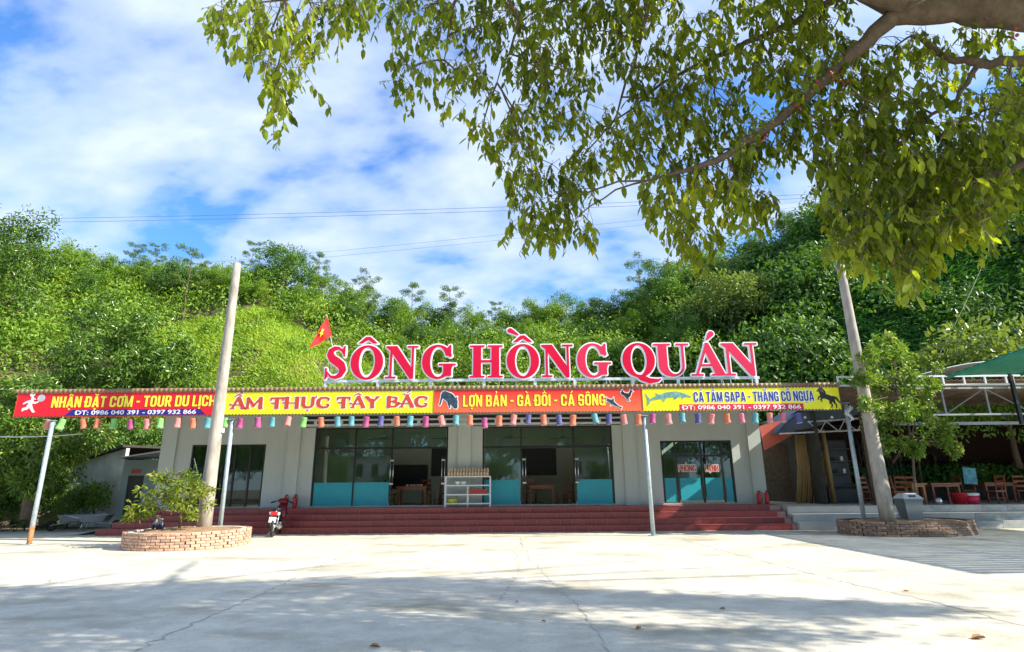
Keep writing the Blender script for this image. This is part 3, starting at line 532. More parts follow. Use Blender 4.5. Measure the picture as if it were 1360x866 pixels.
# fancy lettering of the second banner
T_ = .115
def fz(*strokes): return s_or(*[s_stroke(s_, T_) for s_ in strokes])
def serif(*pts): return [s_poly([(x-.2, y), (x+.2, y), (x+.1, y+dy), (x-.1, y+dy)]) for x, y, dy in pts]
FG = {
 'A': (.98, s_or(s_stroke([(.14, .06), (.46, .98)], .085), s_stroke([(.50, .98), (.84, .06)], .14), s_stroke([(-.04, .42), (.1, .33), (.62, .34)], [.07, .05, .06]), *serif((.12, -.03, .12), (.84, -.03, .12)))),
 'M': (1.22, s_or(s_stroke([(.16, .05), (.16, .95)], .10), s_stroke([(.16, .95), (.56, .25)], .12), s_stroke([(.56, .25), (.98, .95)], .08), s_stroke([(1.0, .95), (1.02, .05)], .14), *serif((.14, -.03, .12), (1.03, -.03, .12)))),
 'T': (.95, s_or(s_stroke([(.05, .70), (.08, .93), (.84, .93), (.87, .70)], [.05, .09, .09, .05]), s_stroke([(.46, .9), (.46, .05)], .14), s_stroke([(.12, .5), (.28, .42), (.3, .55)], [.06, .05, .03]), *serif((.46, -.03, .12)))),
 'H': (1.1, s_or(s_stroke([(.18, .05), (.18, .95)], .14), s_stroke([(.86, .05), (.86, .95)], .14), s_stroke([(-.06, .5), (.18, .48), (.9, .48)], [.07, .06, .06]), *serif((.18, -.03, .12), (.86, -.03, .12), (.18, 1.03, -.12), (.86, 1.03, -.12)))),
 'U': (1.05, s_or(s_stroke([(.18, .95), (.18, .3), (.3, .1), (.55, .05), (.75, .15), (.82, .35), (.82, .95)], [.14, .14, .12, .1, .1, .12, .12]), s_stroke([(.82, .9), (1.0, .95), (1.04, 1.12)], [.06, .06, .04]), *serif((.18, 1.03, -.12)))),
 'C': (.95, s_stroke([(.8, .68), (.82, .85), (.6, .95), (.3, .9), (.15, .7), (.13, .4), (.22, .15), (.5, .04), (.76, .1), (.84, .28), (.7, .36)], [.06, .09, .09, .11, .14, .14, .13, .1, .09, .08, .05])),
 'Y': (.95, s_or(s_stroke([(.08, .95), (.45, .5)], .13), s_stroke([(.82, .95), (.48, .5)], .09), s_stroke([(.46, .5), (.46, .05)], .14), s_stroke([(.6, .62), (.45, .8)], [.04, .05]), *serif((.46, -.03, .12), (.1, 1.03, -.1), (.82, 1.03, -.1)))),
 'B': (.92, s_or(s_stroke([(.2, .05), (.2, .95)], .14), s_stroke([(.1, .94), (.55, .94), (.7, .84), (.66, .62), (.3, .52)], [.07, .07, .1, .1, .05]), s_stroke([(.3, .52), (.66, .48), (.8, .28), (.66, .08), (.1, .06)], [.05, .1, .13, .09, .07]))),
}
ACC = {'hat': s_stroke([(.24, 1.14), (.46, 1.30), (.68, 1.14)], [.045, .06, .045]), 'hook': s_stroke([(.52, 1.42), (.62, 1.5), (.72, 1.44), (.62, 1.34)], .04), 'dot': s_ell(.5, -.2, .08, .08),
 'breve': s_stroke([(.25, 1.26), (.36, 1.15), (.58, 1.15), (.69, 1.26)], .045), 'acute': s_stroke([(.48, 1.3), (.66, 1.5)], [.035, .06])}
words = [[('A', 'hat', 'hook'), ('M',)], [('T',), ('H',), ('U', 'dot'), ('C',)], [('T',), ('A', 'hat'), ('Y',)], [('B',), ('A', 'breve', 'acute'), ('C',)]]
tot = sum(FG[g[0]][0] for w_ in words for g in w_)+3*.42; x = 0; x0b = bx(307); sxx = (bx(569)-x0b)/tot; cap = .36
for w_ in words:
    for g in w_:
        fn = s_or(FG[g[0]][1], *[ACC[a] for a in g[1:]]); bb = (-.25, 1.35, -.4, 1.65)
        plate('letter_outline', fn, bb, 60, .05, (sxx, cap), (x0b+x*sxx, 4.075), BY-.006, .003, M['wlet'], b2)
        plate('letter', fn, bb, 66, 0, (sxx, cap), (x0b+x*sxx, 4.075), BY-.011, .0045, M['rlet'], b2); x += FG[g[0]][0]
    x += .42
# printed pictures
def pic(parent, fn, box, x, z, s, m, outline=.0, om=None, n=70, name='picture'):
    if om: plate('picture_outline', fn, (box[0]-.1, box[1]+.1, box[2]-.1, box[3]+.1), n, outline, (s, s), (x, z), BY-.006, .003, om, parent)
    plate(name, fn, box, n, 0, (s, s), (x, z), BY-.011, .0045, m, parent)
chef = s_or(s_ell(.40, .98, .13, .075), s_ell(.33, .96, .07, .07), s_poly([(.32, .84), (.47, .86), (.50, .97), (.30, .96)]), s_ell(.43, .77, .07, .065), s_stroke([(.47, .76), (.60, .72)], [.03, .015]), s_stroke([(.41, .64), (.36, .46)], [.085, .10]),
    s_stroke([(.38, .64), (.20, .60), (.03, .51)], [.055, .05, .03]), s_stroke([(.42, .63), (.58, .54), (.74, .60)], [.05, .045, .03]), s_stroke([(.33, .42), (.24, .28), (.08, .25), (.06, .19)], [.09, .065, .06, .045]), s_stroke([(.38, .42), (.48, .27), (.58, .13), (.64, .12)], [.09, .065, .05, .035]))
pic(b1, chef, (-.1, 1, -.05, 1.1), X1+.22, ZB+.09, .68, M['wlet'], n=110)
plate('serving_dish', s_ell(.5, .5, .42, .40), (0, 1, 0, 1), 30, 0, (.3, .3), (X1+.65, ZB+.47), BY-.014, .0045, mat('pale grey dish', (.5, .5, .54), .5), b1)
pig = s_or(s_stroke([(.32, .84), (.56, .70), (.80, .46), (.9, .22)], [.20, .25, .22, .12]), s_poly([(.86, .62), (1.0, .76), (.98, .56)]), s_poly([(.98, .10), (1.02, .3), (.82, .12)]), s_stroke([(.24, .84), (.14, .6), (.08, .34), (.05, .3)], [.09, .05, .035, .03]), s_stroke([(.52, .55), (.56, .3), (.6, .16)], [.08, .05, .035]), s_stroke([(.2, .9), (.12, .75)], [.03, .015]))
pic(b3, pig, (-.05, 1.15, -.02, 1.15), X3+.16, ZB+.09, .62, M['inkb'], .04, M['wlet'])
roost = s_or(s_stroke([(.2, .62), (.42, .5), (.6, .5)], [.12, .2, .14]), s_stroke([(.6, .52), (.74, .74), (.8, .86)], [.14, .09, .08]), s_stroke([(.2, .6), (.08, .8), (.06, .95)], [.12, .08, .03]), s_stroke([(.1, .6), (.0, .66), (-.04, .8)], [.08, .05, .02]), s_stroke([(.42, .35), (.4, .1), (.5, .06)], [.06, .025, .02]), s_stroke([(.52, .34), (.54, .1), (.64, .06)], [.06, .025, .02]), s_poly([(.86, .88), (1.0, .82), (.86, .8)]), s_ell(.8, .97, .07, .05))
pic(b3, roost, (-.15, 1.1, -.02, 1.1), 3.62, ZB+.34, .40, M['ink'], .05, M['wlet'], 60)
catf = s_or(s_stroke([(.05, .75), (.3, .62), (.6, .38), (.95, .16)], [.11, .15, .10, .03]), s_poly([(.34, .74), (.5, .98), (.5, .6)]), s_poly([(.3, .5), (.2, .3), (.44, .46)]), s_poly([(.86, .24), (1.1, .22), (1.05, .02)]), s_stroke([(.05, .8), (-.08, .98)], [.03, .01]), s_stroke([(.0, .7), (-.15, .62)], [.03, .01]))
pic(b3, catf, (-.25, 1.2, -.05, 1.1), 3.14, ZB+.08, .42, M['inkb'], .05, M['wlet'], 60)
stur = s_or(s_stroke([(.14, .30), (.4, .38), (.85, .50), (1.25, .53), (1.55, .50), (1.85, .42)], [.028, .065, .115, .12, .075, .018]), s_poly([(.2, .32), (.0, .62), (.08, .28), (.04, .04), (.22, .26)]), s_poly([(.5, .42), (.40, .62), (.62, .48)]), s_poly([(1.5, .42), (1.46, .30), (1.6, .42)]), s_poly([(.66, .38), (.72, .2), (.86, .4)]), s_poly([(1.2, .44), (1.12, .28), (1.36, .42)]))
pic(b4, stur, (-.1, 1.9, 0, .85), X4+.1, ZB+.13, .82, M['ink2'], n=60)
horse = s_or(s_stroke([(.3, .62), (.5, .56), (.7, .46)], [.13, .12, .14]), s_stroke([(.3, .66), (.2, .84), (.22, .96)], [.12, .08, .07]), s_stroke([(.22, .96), (.06, .86)], [.07, .04]), s_poly([(.26, 1.0), (.3, 1.08), (.34, .96)]), s_stroke([(.3, .98), (.42, .8), (.44, .66)], [.05, .05, .02]),
    s_stroke([(.26, .58), (.1, .56), (.04, .42)], [.06, .035, .025]), s_stroke([(.3, .55), (.18, .42), (.22, .32)], [.06, .035, .025]), s_stroke([(.72, .42), (.62, .26), (.72, .14), (.66, .03)], [.11, .05, .03, .03]), s_stroke([(.78, .42), (.84, .24), (.92, .16), (.9, .02)], [.10, .045, .03, .03]), s_stroke([(.78, .56), (.96, .48), (1.12, .22)], [.05, .06, .02]))
pic(b4, horse, (-.05, 1.2, -.05, 1.12), 10.08, ZB+.07, .66, M['ink'], n=80)
# ------------------------------------------------------------------ paper lanterns
LC = {'s': ('salmon', (.62, .22, .20)), 'g': ('lime green', (.20, .50, .13)), 'o': ('orange', (.62, .17, .09)), 'm': ('magenta', (.37, .07, .19)), 'c': ('turquoise', (.10, .30, .34)), 'b': ('indigo blue', (.085, .085, .24)), 'p': ('hot pink', (.60, .16, .24))}
LMAT = {k: mat(v[0]+' lantern paper', v[1], .75, var=.12, scale=14) for k, v in LC.items()}
for m_ in LMAT.values(): m_.use_backface_culling = False
def lantern_mesh(m):
    b = MB(); pr = [(.085, .0), (.113, .012), (.112, .05), (.097, .11), (.094, .17), (.098, .23), (.108, .30), (.11, .34), (.085, .35)]
    prof = []
    for i in range(len(pr)-1):
        for k in range(3): t = k/3; prof.append((pr[i][0]*(1-t)+pr[i+1][0]*t+(.004 if k == 1 else 0), pr[i][1]*(1-t)+pr[i+1][1]*t))
    prof.append(pr[-1]); b.lathe(prof, (0, 0, -.4), 14); return b.mesh('shade', m)
LME = {k: lantern_mesh(LMAT[k]) for k in LC}; RIM = MB().lathe([(.086, 0), (.092, .0), (.092, .018), (.086, .018)], (0, 0, -.405), 14); RIMm = RIM.mesh('rim', M['white']); STR = MB().tube([(0, 0, -.08), (0, 0, .06)], .004, 4).mesh('string', M['wire'])
seq = [(69, 's'), (88, 'g'), (113, 'o'), (133, 'o'), (155, 'g'), (175, 'm'), (197, 's'), (216, 'g'), (239, 's'), (258, 'o'), (279, 'c'), (301, 'g'), (322, 'm'), (344, 'm'), (364, 'c'), (385, 's'), (406, 'g'), (427, 'o'), (449, 'c'), (468, 'c'), (488, 'm'), (507, 'b'), (527, 'o'), (546, 'c'), (566, 'm'), (585, 's'), (606, 'c'), (624, 'o'), (643, 'm'), (663, 'o'), (683, 's'), (702, 'b'), (721, 'o'), (741, 'b'), (761, 'o'), (788, 'c'), (808, 'b'), (827, 's'), (847, 'o'), (866, 'm'), (886, 's'), (905, 'c'), (926, 'b'), (945, 's'), (964, 'o'), (983, 'p'), (1002, 'c'), (1021, 's'), (1040, 'p'), (1058, 'b')]
OR = ['first', 'second', 'third', 'fourth', 'fifth', 'sixth', 'seventh', 'eighth', 'ninth']; cnt = {}; tot_ = {}
bn = lambda px: 'red chef banner' if px < 298 else 'yellow fancy letter banner' if px < 577 else 'orange pig banner' if px < 852 else 'yellow sturgeon banner'
for px, c in seq: tot_[(bn(px), c)] = tot_.get((bn(px), c), 0)+1
for px, c in seq:
    k = (bn(px), c); cnt[k] = cnt.get(k, 0)+1
    lab = ('only ' if tot_[k] == 1 else OR[cnt[k]-1]+' ')+LC[c][0]+' paper lantern'+('' if tot_[k] == 1 else ' from the left')+' under the '+bn(px)
    x = bx(px); low = .0 if px != 643 else .08; t = thing('paper_lantern', lab, 'lantern', (x, BY+.06, ZB-.02-low-random.random()*.02), 'paper lanterns hanging in a row below the banners')
    s_ = part('shade', LME[c], t); part('rim', RIMm, t); part('string', STR, t); sc = random.uniform(.88, 1.0); t.scale = (sc, sc, sc); t.rotation_euler = (random.gauss(0, .09), random.gauss(0, .09), random.random()*6)
# ------------------------------------------------------------------ rooftop sign
SY = 20.0; ZR = 5.2
sf = thing('rooftop_sign', 'rooftop sign with big crimson serif letters on a pale steel rail', 'sign', (1, SY, 4.8))
MB().box(-6.65, 8.72, SY-.04, SY+.04, ZR-.09, ZR).build('rail', M['whitedirty'], sf)
MB().box(-6.6, 8.6, SY+.3, SY+.35, ZR-.30, ZR-.26).build('rail', M['whitedirty'], sf)
for x in (-6.6, -4.75, -2.9, -1.0, .8, 2.2, 4.25, 5.85, 8.62): MB().box(x-.05, x+.05, SY-.04, SY+.04, 4.72, ZR-.091).build('upright', M['whitedirty'], sf)
for x in (-5.9, -3.8, -2.0, 1.6, 3.4, 5.0, 7.4): MB().bar((x, SY+.03, ZR-.05), (x+.35, SY+.5, 4.7), .03).build('brace', M['whitedirty'], sf)
ST = lambda x0, x1, y0, y1: s_rect(x0, y0, x1, y1)
SG = {
 'O': (.88, s_sub(s_ell(.44, .5, .44, .53), s_ell(.44, .5, .215, .465))),
 'N': (1.0, s_or(ST(.13, .20, 0, 1), ST(.0, .33, 0, .055), s_poly([(.0, 1), (.34, 1), (.86, .24), (.86, -.02), (.76, -.02), (.13, .86), (.0, .95)]), ST(.80, .87, 0, 1), ST(.66, 1.0, .945, 1))),
 'H': (1.04, s_or(ST(.11, .36, 0, 1), ST(.68, .93, 0, 1), ST(.3, .75, .465, .54), ST(0, .47, 0, .055), ST(.57, 1.04, 0, .055), ST(0, .47, .945, 1), ST(.57, 1.04, .945, 1))),
 'U': (1.0, s_or(ST(.12, .37, .32, 1), ST(.78, .85, .32, 1), ST(0, .48, .945, 1), ST(.64, 1.0, .945, 1), s_and(s_sub(s_ell(.485, .33, .365, .35), s_ell(.575, .33, .205, .27)), ST(-.1, 1.1, -.1, .33)))),
 'A': (1.04, s_or(s_poly([(.12, .02), (.19, .02), (.50, .9), (.46, 1.02)]), s_poly([(.44, 1.02), (.54, 1.02), (.95, .02), (.68, .02), (.42, .80)]), ST(.24, .74, .29, .355), ST(0, .33, 0, .055), ST(.56, 1.04, 0, .055))),
 'S': (.72, s_or(s_stroke([(.60, .76), (.54, .88), (.42, .95), (.28, .94), (.18, .86), (.16, .74), (.24, .62), (.40, .52), (.54, .42), (.60, .28), (.54, .13), (.38, .045), (.22, .07), (.10, .2)], [.02, .035, .045, .065, .09, .11, .125, .13, .125, .115, .08, .05, .035, .02]), s_poly([(.60, .68), (.65, .68), (.65, 1.02), (.61, 1.02), (.56, .92)]), s_poly([(.02, -.02), (.06, -.02), (.12, .08), (.07, .34), (.02, .34)]))),
 'G': (1.0, s_or(s_sub(s_sub(s_ell(.46, .5, .46, .53), s_ell(.48, .5, .235, .465)), s_poly([(.6, .42), (1.2, .42), (1.2, .68), (.6, .68)])), ST(.63, .87, .06, .42), ST(.50, 1.0, .385, .44), s_poly([(.80, .64), (.86, .64), (.86, 1.02), (.81, 1.02), (.74, .9)]))),
}
SG['Q'] = (.88, s_or(SG['O'][1], s_stroke([(.34, .04), (.50, -.05), (.70, -.14), (.92, -.13), (1.0, -.09)], [.03, .085, .08, .045, .02])))
hatS = s_poly([(.17, 1.09), (.38, 1.30), (.50, 1.30), (.71, 1.09), (.58, 1.09), (.44, 1.20), (.30, 1.09)])
gl_ = [('S', 432, 463, None), ('O', 466, 511, hatS), ('N', 512, 557, None), ('G', 560, 607, None), ('H', 623, 669, None), ('O', 672, 717, s_or(hatS, s_stroke([(.10, 1.46), (.30, 1.33)], [.075, .03]))), ('N', 718, 762, None), ('G', 765, 812, None), ('Q', 825, 870, None), ('U', 867, 916, None), ('A', 915, 966, s_stroke([(.64, 1.30), (.52, 1.12)], [.085, .03])), ('N', 957, 1007, None)]
for gi, (g, a, c, acc) in enumerate(gl_):
    oy = .004*(gi % 2); mf = M['letface'] if gi not in (7, 9, 10, 11) else M['letreflect']
    w_, fn = SG[g]; fn = s_or(fn, acc) if acc else fn; xa = P(a, 480, SY).x+.03; xb = P(c, 480, SY).x-.03; sc = ((xb-xa)/w_, 1.17)
    base = P(680, 504.5, SY).z+.07; bb = (-.1, w_+.15, -.36, 1.62)
    rim = plate('letter', fn, bb, 120, .036, sc, (xa, base), SY-.10-oy, .10, M['letrim'], sf)
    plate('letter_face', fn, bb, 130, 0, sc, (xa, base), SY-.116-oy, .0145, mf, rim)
    for xx in (xa+.2*(xb-xa), xa+.8*(xb-xa)): MB().bar((xx, SY+.005, base+.6), (xx+.12, SY+.32, ZR-.28), .02).build('letter_stay', M['whitedirty'], rim)
# flag
fl = thing('flag', 'small red flag with a yellow star above the first sign letter', 'flag', (-6.4, SY+.1, ZR))
MB().tube([P(449, 504, SY+.12), P(434, 418, SY+.1)], .012, 6).build('pole', M['whitedirty'], fl)
A_, B_, C_ = P(434.5, 420, SY+.09), P(440.5, 446, SY+.1), P(411.5, 463, SY-.25); D_ = P(419, 447, SY-.2)
V = []; n = 14
for i in range(n+1):
    for j in range(n+1):
        u, v = i/n, j/n; p = (A_.lerp(B_, v)).lerp(D_.lerp(C_, v), u); p = p+Vector((0, .05*math.sin(u*9+v*3)*min(1, u*3), .015*math.sin(u*7))); V.append(p)
b = MB(); b.add(V+[p+Vector((0, .006, 0)) for p in V], [(i*(n+1)+j, i*(n+1)+j+1, (i+1)*(n+1)+j+1, (i+1)*(n+1)+j) for i in range(n) for j in range(n)]+[((n+1)**2+i*(n+1)+j, (n+1)**2+i*(n+1)+j+1, (n+1)**2+(i+1)*(n+1)+j+1, (n+1)**2+(i+1)*(n+1)+j) for i in range(n) for j in range(n)], True); b.build('cloth', M['flag'], fl)
c0 = A_.lerp(B_, .5).lerp(D_.lerp(C_, .5), .42)+Vector((0, -.07, 0)); ux = (A_.lerp(B_, .5)-D_.lerp(C_, .5)).normalized(); uz = Vector((0, 0, 1)); sp = []
for k in range(10): a = math.pi/2+k*math.pi/5; r = .17 if k % 2 == 0 else .07; sp.append(c0+ux*(r*math.cos(a)*.8)+uz*(r*math.sin(a)))
b = MB(); b.add(sp+[c0], [(k, (k+1) % 10, 10) for k in range(10)]); b.build('star', M['star'], fl)
# ------------------------------------------------------------------ concrete poles
def cpole(base, top, r0, r1, label):
    t = thing('concrete_pole', label, 'pole', base); n = 9; MB().tube([Vector(base).lerp(Vector(top), k/n) for k in range(n+1)], [r0+(r1-r0)*k/n for k in range(n+1)], 18).build('shaft', M['pole'], t)
    m = Vector(base).lerp(Vector(top), .35); MB().obox(m+Vector((.17, 0, 0)), (.12, .1, .14)).build('junction_box', M['white'], t); return t
cpole((-9.1, 17.75, .30), (-9.14, 17.8, 8.75), .212, .118, 'tall round concrete pole rising from the left brick planter')
cpole((11.4, 18.4, .3), (11.28, 18.4, 9.2), .222, .122, 'tall round concrete pole beside the leafy tree in the right planter')
# ------------------------------------------------------------------ planters
def ell_pts(c, a, b_, rot, n, infl=0):
    out_ = []
    for k in range(n):
        t = 2*math.pi*k/n; x, y = (a+infl)*math.cos(t), (b_+infl)*math.sin(t); out_.append((c[0]+x*math.cos(rot)-y*math.sin(rot), c[1]+x*math.sin(rot)+y*math.cos(rot)))
    return out_
def planter(c, a, b_, rot, h, bm, mm, label, rows, bl, lay):
    t = thing('brick_planter', label, 'planter', (c[0], c[1], 0)); n = 60
    o_ = ell_pts(c, a, b_, rot, n, -.012); i_ = ell_pts(c, a, b_, rot, n, -.13); V = [p+(0,) for p in o_]+[p+(h-.012,) for p in o_]+[p+(h-.012,) for p in i_]+[p+(0,) for p in i_]
    MB().add(V, [(r*n+k, r*n+(k+1) % n, (r+1)*n+(k+1) % n, (r+1)*n+k) for r in range(3) for k in range(n)]).build('mortar_core', mm, t)
    V = []; R_ = 8; V.append((c[0], c[1], h+.02))
    for r in range(1, R_+1): V += [(c[0]+(p[0]-c[0])*r/R_, c[1]+(p[1]-c[1])*r/R_, h-.05+.08*(1-(r/R_)**2)+random.gauss(0, .012)) for p in ell_pts(c, a, b_, rot, 30, -.12)]
    MB().add(V, [(0, 1+k, 1+(k+1) % 30) for k in range(30)]+[(1+(r-1)*30+k, 1+r*30+k, 1+r*30+(k+1) % 30, 1+(r-1)*30+(k+1) % 30) for r in range(1, R_) for k in range(30)], True).build('soil', M['soil'], t)
    dense = ell_pts(c, a, b_, rot, 720); ln = [0]
    for k in range(720): ln.append(ln[-1]+math.dist(dense[k], dense[(k+1) % 720]))
    tot = ln[-1]; nb = int(tot/bl); bl = tot/nb; rh = h/rows; mes = []
    for v in range(6): q = MB(); jit = [random.uniform(-.008, .008) for _ in range(24)]; q.box(-bl/2+.006, bl/2-.006, -.10, 0, .004, rh-.005); q.v = [(x+jit[i], y+jit[i+8], z+jit[i+16]*.4) for i, (x, y, z) in enumerate(q.v)]; mes.append(q.mesh('brick', bm))
    for r in range(rows):
        for k in range(nb):
            s = (k+.5*(r % 2)+random.uniform(-.04, .04))*bl % tot; i = int(np.searchsorted(ln, s))-1; i = max(0, min(719, i)); p, q = dense[i], dense[(i+1) % 720]
            ang = math.atan2(q[1]-p[1], q[0]-p[0]); nx, ny = math.sin(ang), -math.cos(ang); of = random.uniform(-.006, .012)
            part('brick', mes[(k*7+r*3) % 6], t, (p[0]+nx*of, p[1]+ny*of, r*rh), (0, 0, ang+math.pi))if False else part('brick', mes[(k*7+r*3) % 6], t, (p[0]-nx*(-of), p[1]-ny*(-of), r*rh), (0, 0, ang))
    return t
def fixb(mesh): pass
# ------------------------------------------------------------------ trees
def tube_tree(b, base, h, r0, nl=7, spread=1.5, lean=(0, 0), tips=None, start=.35):
    top = Vector(base)+Vector((lean[0], lean[1], h)); pts = []
    for k in range(8): t = k/7; pts.append(Vector(base).lerp(top, t)+Vector((random.gauss(0, .03*h/6), random.gauss(0, .03*h/6), 0))*(0 if k in (0,) else 1))
    b.tube(pts, [r0*(1-.8*k/7) for k in range(8)], 8)
    for i in range(nl):
        t = start+(1-start)*(i+.5)/nl; k = min(6, int(t*7)); p = pts[k].lerp(pts[k+1], t*7-k); a = i*2.4+random.random(); ln = spread*(1.15-.6*t)*random.uniform(.8, 1.2)
        q = [p, p+Vector((math.cos(a), math.sin(a), .55))*ln*.5, p+Vector((math.cos(a)*1.05, math.sin(a)*1.05, .75))*ln]; rr = r0*(1-.8*t)*.5
        b.tube(q, [rr, rr*.6, rr*.2], 5)
        if tips is not None: tips.append(q[2]); tips.append(q[1].lerp(q[2], .5))
    if tips is not None: tips.append(pts[-1]); tips.append(pts[-2])
def crown_pts(tips, n, sig, flat=1.0):
    T = np.array([tuple(t) for t in tips]); k = rng.integers(0, len(T), n); w = rng.uniform(.6, 1.25, len(T))[k][:, None]; d = rng.normal(size=(n, 3)); d /= np.linalg.norm(d, axis=1)[:, None]
    r = rng.uniform(.25, 1, (n, 1))**.5; off = d*r*sig*w; off[:, 2] *= flat; return T[k]+off, d
def make_tree(kind, h=6.0):
    """returns trunk mesh, crown mesh (origin at base)"""
    b = MB(); tips = []
    if kind == 'tall':
        tube_tree(b, (0, 0, 0), 8.2, .17, 20, 3.0, (0, 0), tips, .08); T2 = list(tips)+[t+Vector((random.gauss(0, .8), random.gauss(0, .8), random.gauss(0, .8))) for t in tips+tips]
        C_, d = crown_pts(T2, 11000, .8, .9); A = rnd_dirs(len(C_), -.6)+d*.3; Nn = d*1.0+rnd_dirs(len(C_), .5)*.6
        return b.mesh('trunk', M['barkd']), leaves('crown', C_, A, Nn, rng.uniform(.20, .34, len(C_)), rng.uniform(.07, .10, len(C_)), LF['gloss'], .18)
    if kind == 'wispy':
        tube_tree(b, (0, 0, 0), h, .07, 11, 1.3, (random.uniform(-.5, .5), 0), tips, .45); C_, d = crown_pts(tips, 2600, .42, .3); A = rnd_dirs(len(C_), -.15); Nn = rnd_dirs(len(C_), 1.8)
        return b.mesh('trunk', M['barkd']), leaves('crown', C_, A, Nn, rng.uniform(.08, .18, len(C_)), .045, LF['wisp'], .1)
    if kind == 'round':
        tube_tree(b, (0, 0, 0), h*.8, .12, 12, h*.42, (random.uniform(-.3, .3), 0), tips, .3); T2 = list(tips)+[t+Vector((random.gauss(0, .6), random.gauss(0, .6), random.gauss(0, .5))) for t in tips]
        C_, d = crown_pts(T2, 9000, h*.15, .75); A = rnd_dirs(len(C_), -.4)+d*.3; Nn = d*1.1+rnd_dirs(len(C_), .5)*.6
        return b.mesh('trunk', M['barkd']), leaves('crown', C_, A, Nn, rng.uniform(.12, .26, len(C_)), rng.uniform(.06, .10, len(C_)), LF['hill'], .15)
    if kind == 'dark':
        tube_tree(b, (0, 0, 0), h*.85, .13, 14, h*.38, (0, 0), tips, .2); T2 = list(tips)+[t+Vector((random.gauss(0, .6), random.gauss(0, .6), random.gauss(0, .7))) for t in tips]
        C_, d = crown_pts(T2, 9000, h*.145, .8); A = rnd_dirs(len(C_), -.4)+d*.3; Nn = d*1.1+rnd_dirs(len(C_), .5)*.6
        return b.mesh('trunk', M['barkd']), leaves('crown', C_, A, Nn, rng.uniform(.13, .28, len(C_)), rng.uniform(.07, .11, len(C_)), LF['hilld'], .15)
    if kind == 'pale':
        tube_tree(b, (0, 0, 0), h*.75, .13, 14, h*.42, (0, 0), tips, .35); C_, d = crown_pts(tips+tips[::2], 4200, h*.18, .8); A = d+rnd_dirs(len(C_), -.3)*.6; Nn = d+rnd_dirs(len(C_), .8)
        return b.mesh('trunk', M['barkd']), leaves('crown', C_, A, Nn, rng.uniform(.20, .34, len(C_)), rng.uniform(.12, .18, len(C_)), LF['pale'], .15)
    if kind == 'broad':
        tube_tree(b, (0, 0, 0), h*.8, .11, 14, h*.40, (0, 0), tips, .12); C_, d = crown_pts(tips+[t+Vector((random.gauss(0, .5), random.gauss(0, .5), random.gauss(0, .6))) for t in tips], 3400, h*.15, .9); A = rnd_dirs(len(C_), -.6)+d*.3; Nn = d*1.0+rnd_dirs(len(C_), .5)*.6
        return b.mesh('trunk', M['barkd']), leaves('crown', C_, A, Nn, rng.uniform(.22, .38, len(C_)), rng.uniform(.09, .13, len(C_)), LF['gloss'], .18)
KN = {'wispy': 'slender_tree', 'round': 'leafy_tree', 'dark': 'leafy_tree', 'pale': 'pale_leaved_tree', 'broad': 'broadleaf_tree', 'tall': 'broadleaf_tree'}
TM = {k: [make_tree(k) for _ in range(3)] for k in ('wispy', 'round', 'dark', 'pale', 'broad', 'tall')}
def tree(kind, x, y, sc, label, group=None, z=None, v=None, sz=1):
    z = float(hill(x, y)) if z is None else z; t = thing(KN[kind], label, 'tree', (x, y, z-.15), group); tr, crn = TM[kind][random.randrange(3) if v is None else v]
    part('trunk', tr, t); part('crown', crn, t); t.scale = (sc, sc, sc*sz); t.rotation_euler = (0, 0, random.random()*6.28); return t
def tree_at(kind, px, pytop, Y, label, group=None, sz=1, hmin=2.5, hmax=6.5):   # a tree whose top reaches the skyline height measured there
    p = P(px, pytop, Y); z = float(hill(p.x, Y)); h = min(hmax, max(hmin, p.z-z)); return tree(kind, p.x, Y, h/{'wispy': 6.4, 'tall': 9.6}.get(kind, 6.9), label, group, z, None, sz)
# skyline individuals
tree_at('wispy', 262, 300, 41, 'slender dark feathery tree standing tallest on the left skyline')
tree_at('wispy', 178, 318, 44, 'thin pale tree on the skyline left of the tallest dark one'); tree_at('wispy', 215, 322, 46, 'thin pale tree close left of the tallest skyline tree')
tree_at('wispy', 335, 318, 47, 'small see-through tree just above the left concrete pole'); tree_at('wispy', 425, 335, 47, 'feathery skyline tree above the red flag')
tree_at('wispy', 488, 356, 47, 'feathery tree on the skyline above the second sign letter'); tree_at('wispy', 550, 340, 50, 'tall feathery tree standing clear of the centre skyline')
tree_at('wispy', 600, 370, 50, 'shorter feathery tree right of the tall centre one'); tree_at('wispy', 845, 320, 47, 'pale blue green feathery tree where the dark hill begins'); tree_at('wispy', 655, 398, 52, 'low feathery tree in the skyline dip')
tree_at('tall', 8, 278, 33, 'tall bright tree at the left edge of the view', hmax=11); tree_at('dark', 385, 322, 46, 'big dense tree on the skyline right of the left pole')
tree_at('pale', 958, 318, 37, 'pale round crowned tree against the dark right hill'); tree_at('dark', 880, 345, 44, 'dark bushy tree left of the pale round tree')
WORDS = [(66, 'the running chef'), (112, 'the word NHẬN'), (150, 'the word ĐẶT'), (185, 'the word CƠM'), (235, 'the word TOUR'), (262, 'the word DU'), (300, 'the word LỊCH'), (355, 'the word ẨM'), (430, 'the word THỰC'), (465, 'the flag'), (489, 'the letter Ô of SÔNG'), (537, 'the first letter N'), (584, 'the first letter G'), (646, 'the letter H'), (695, 'the letter Ồ'), (740, 'the middle letter N'), (790, 'the second letter G'), (848, 'the letter Q'), (892, 'the letter U'), (941, 'the letter Á'), (985, 'the last letter N'), (1050, 'the word THẮNG'), (1100, 'the printed horse'), (1150, 'the right concrete pole'), (1220, 'the planter tree'), (1290, 'the white truss'), (1370, 'the green roof')]
USED = {}
def where(px, py, top):
    w_ = min(WORDS, key=lambda q_: abs(q_[0]-px))[1]; r = 'on the skyline' if py < top else 'below the skyline'; return w_, r
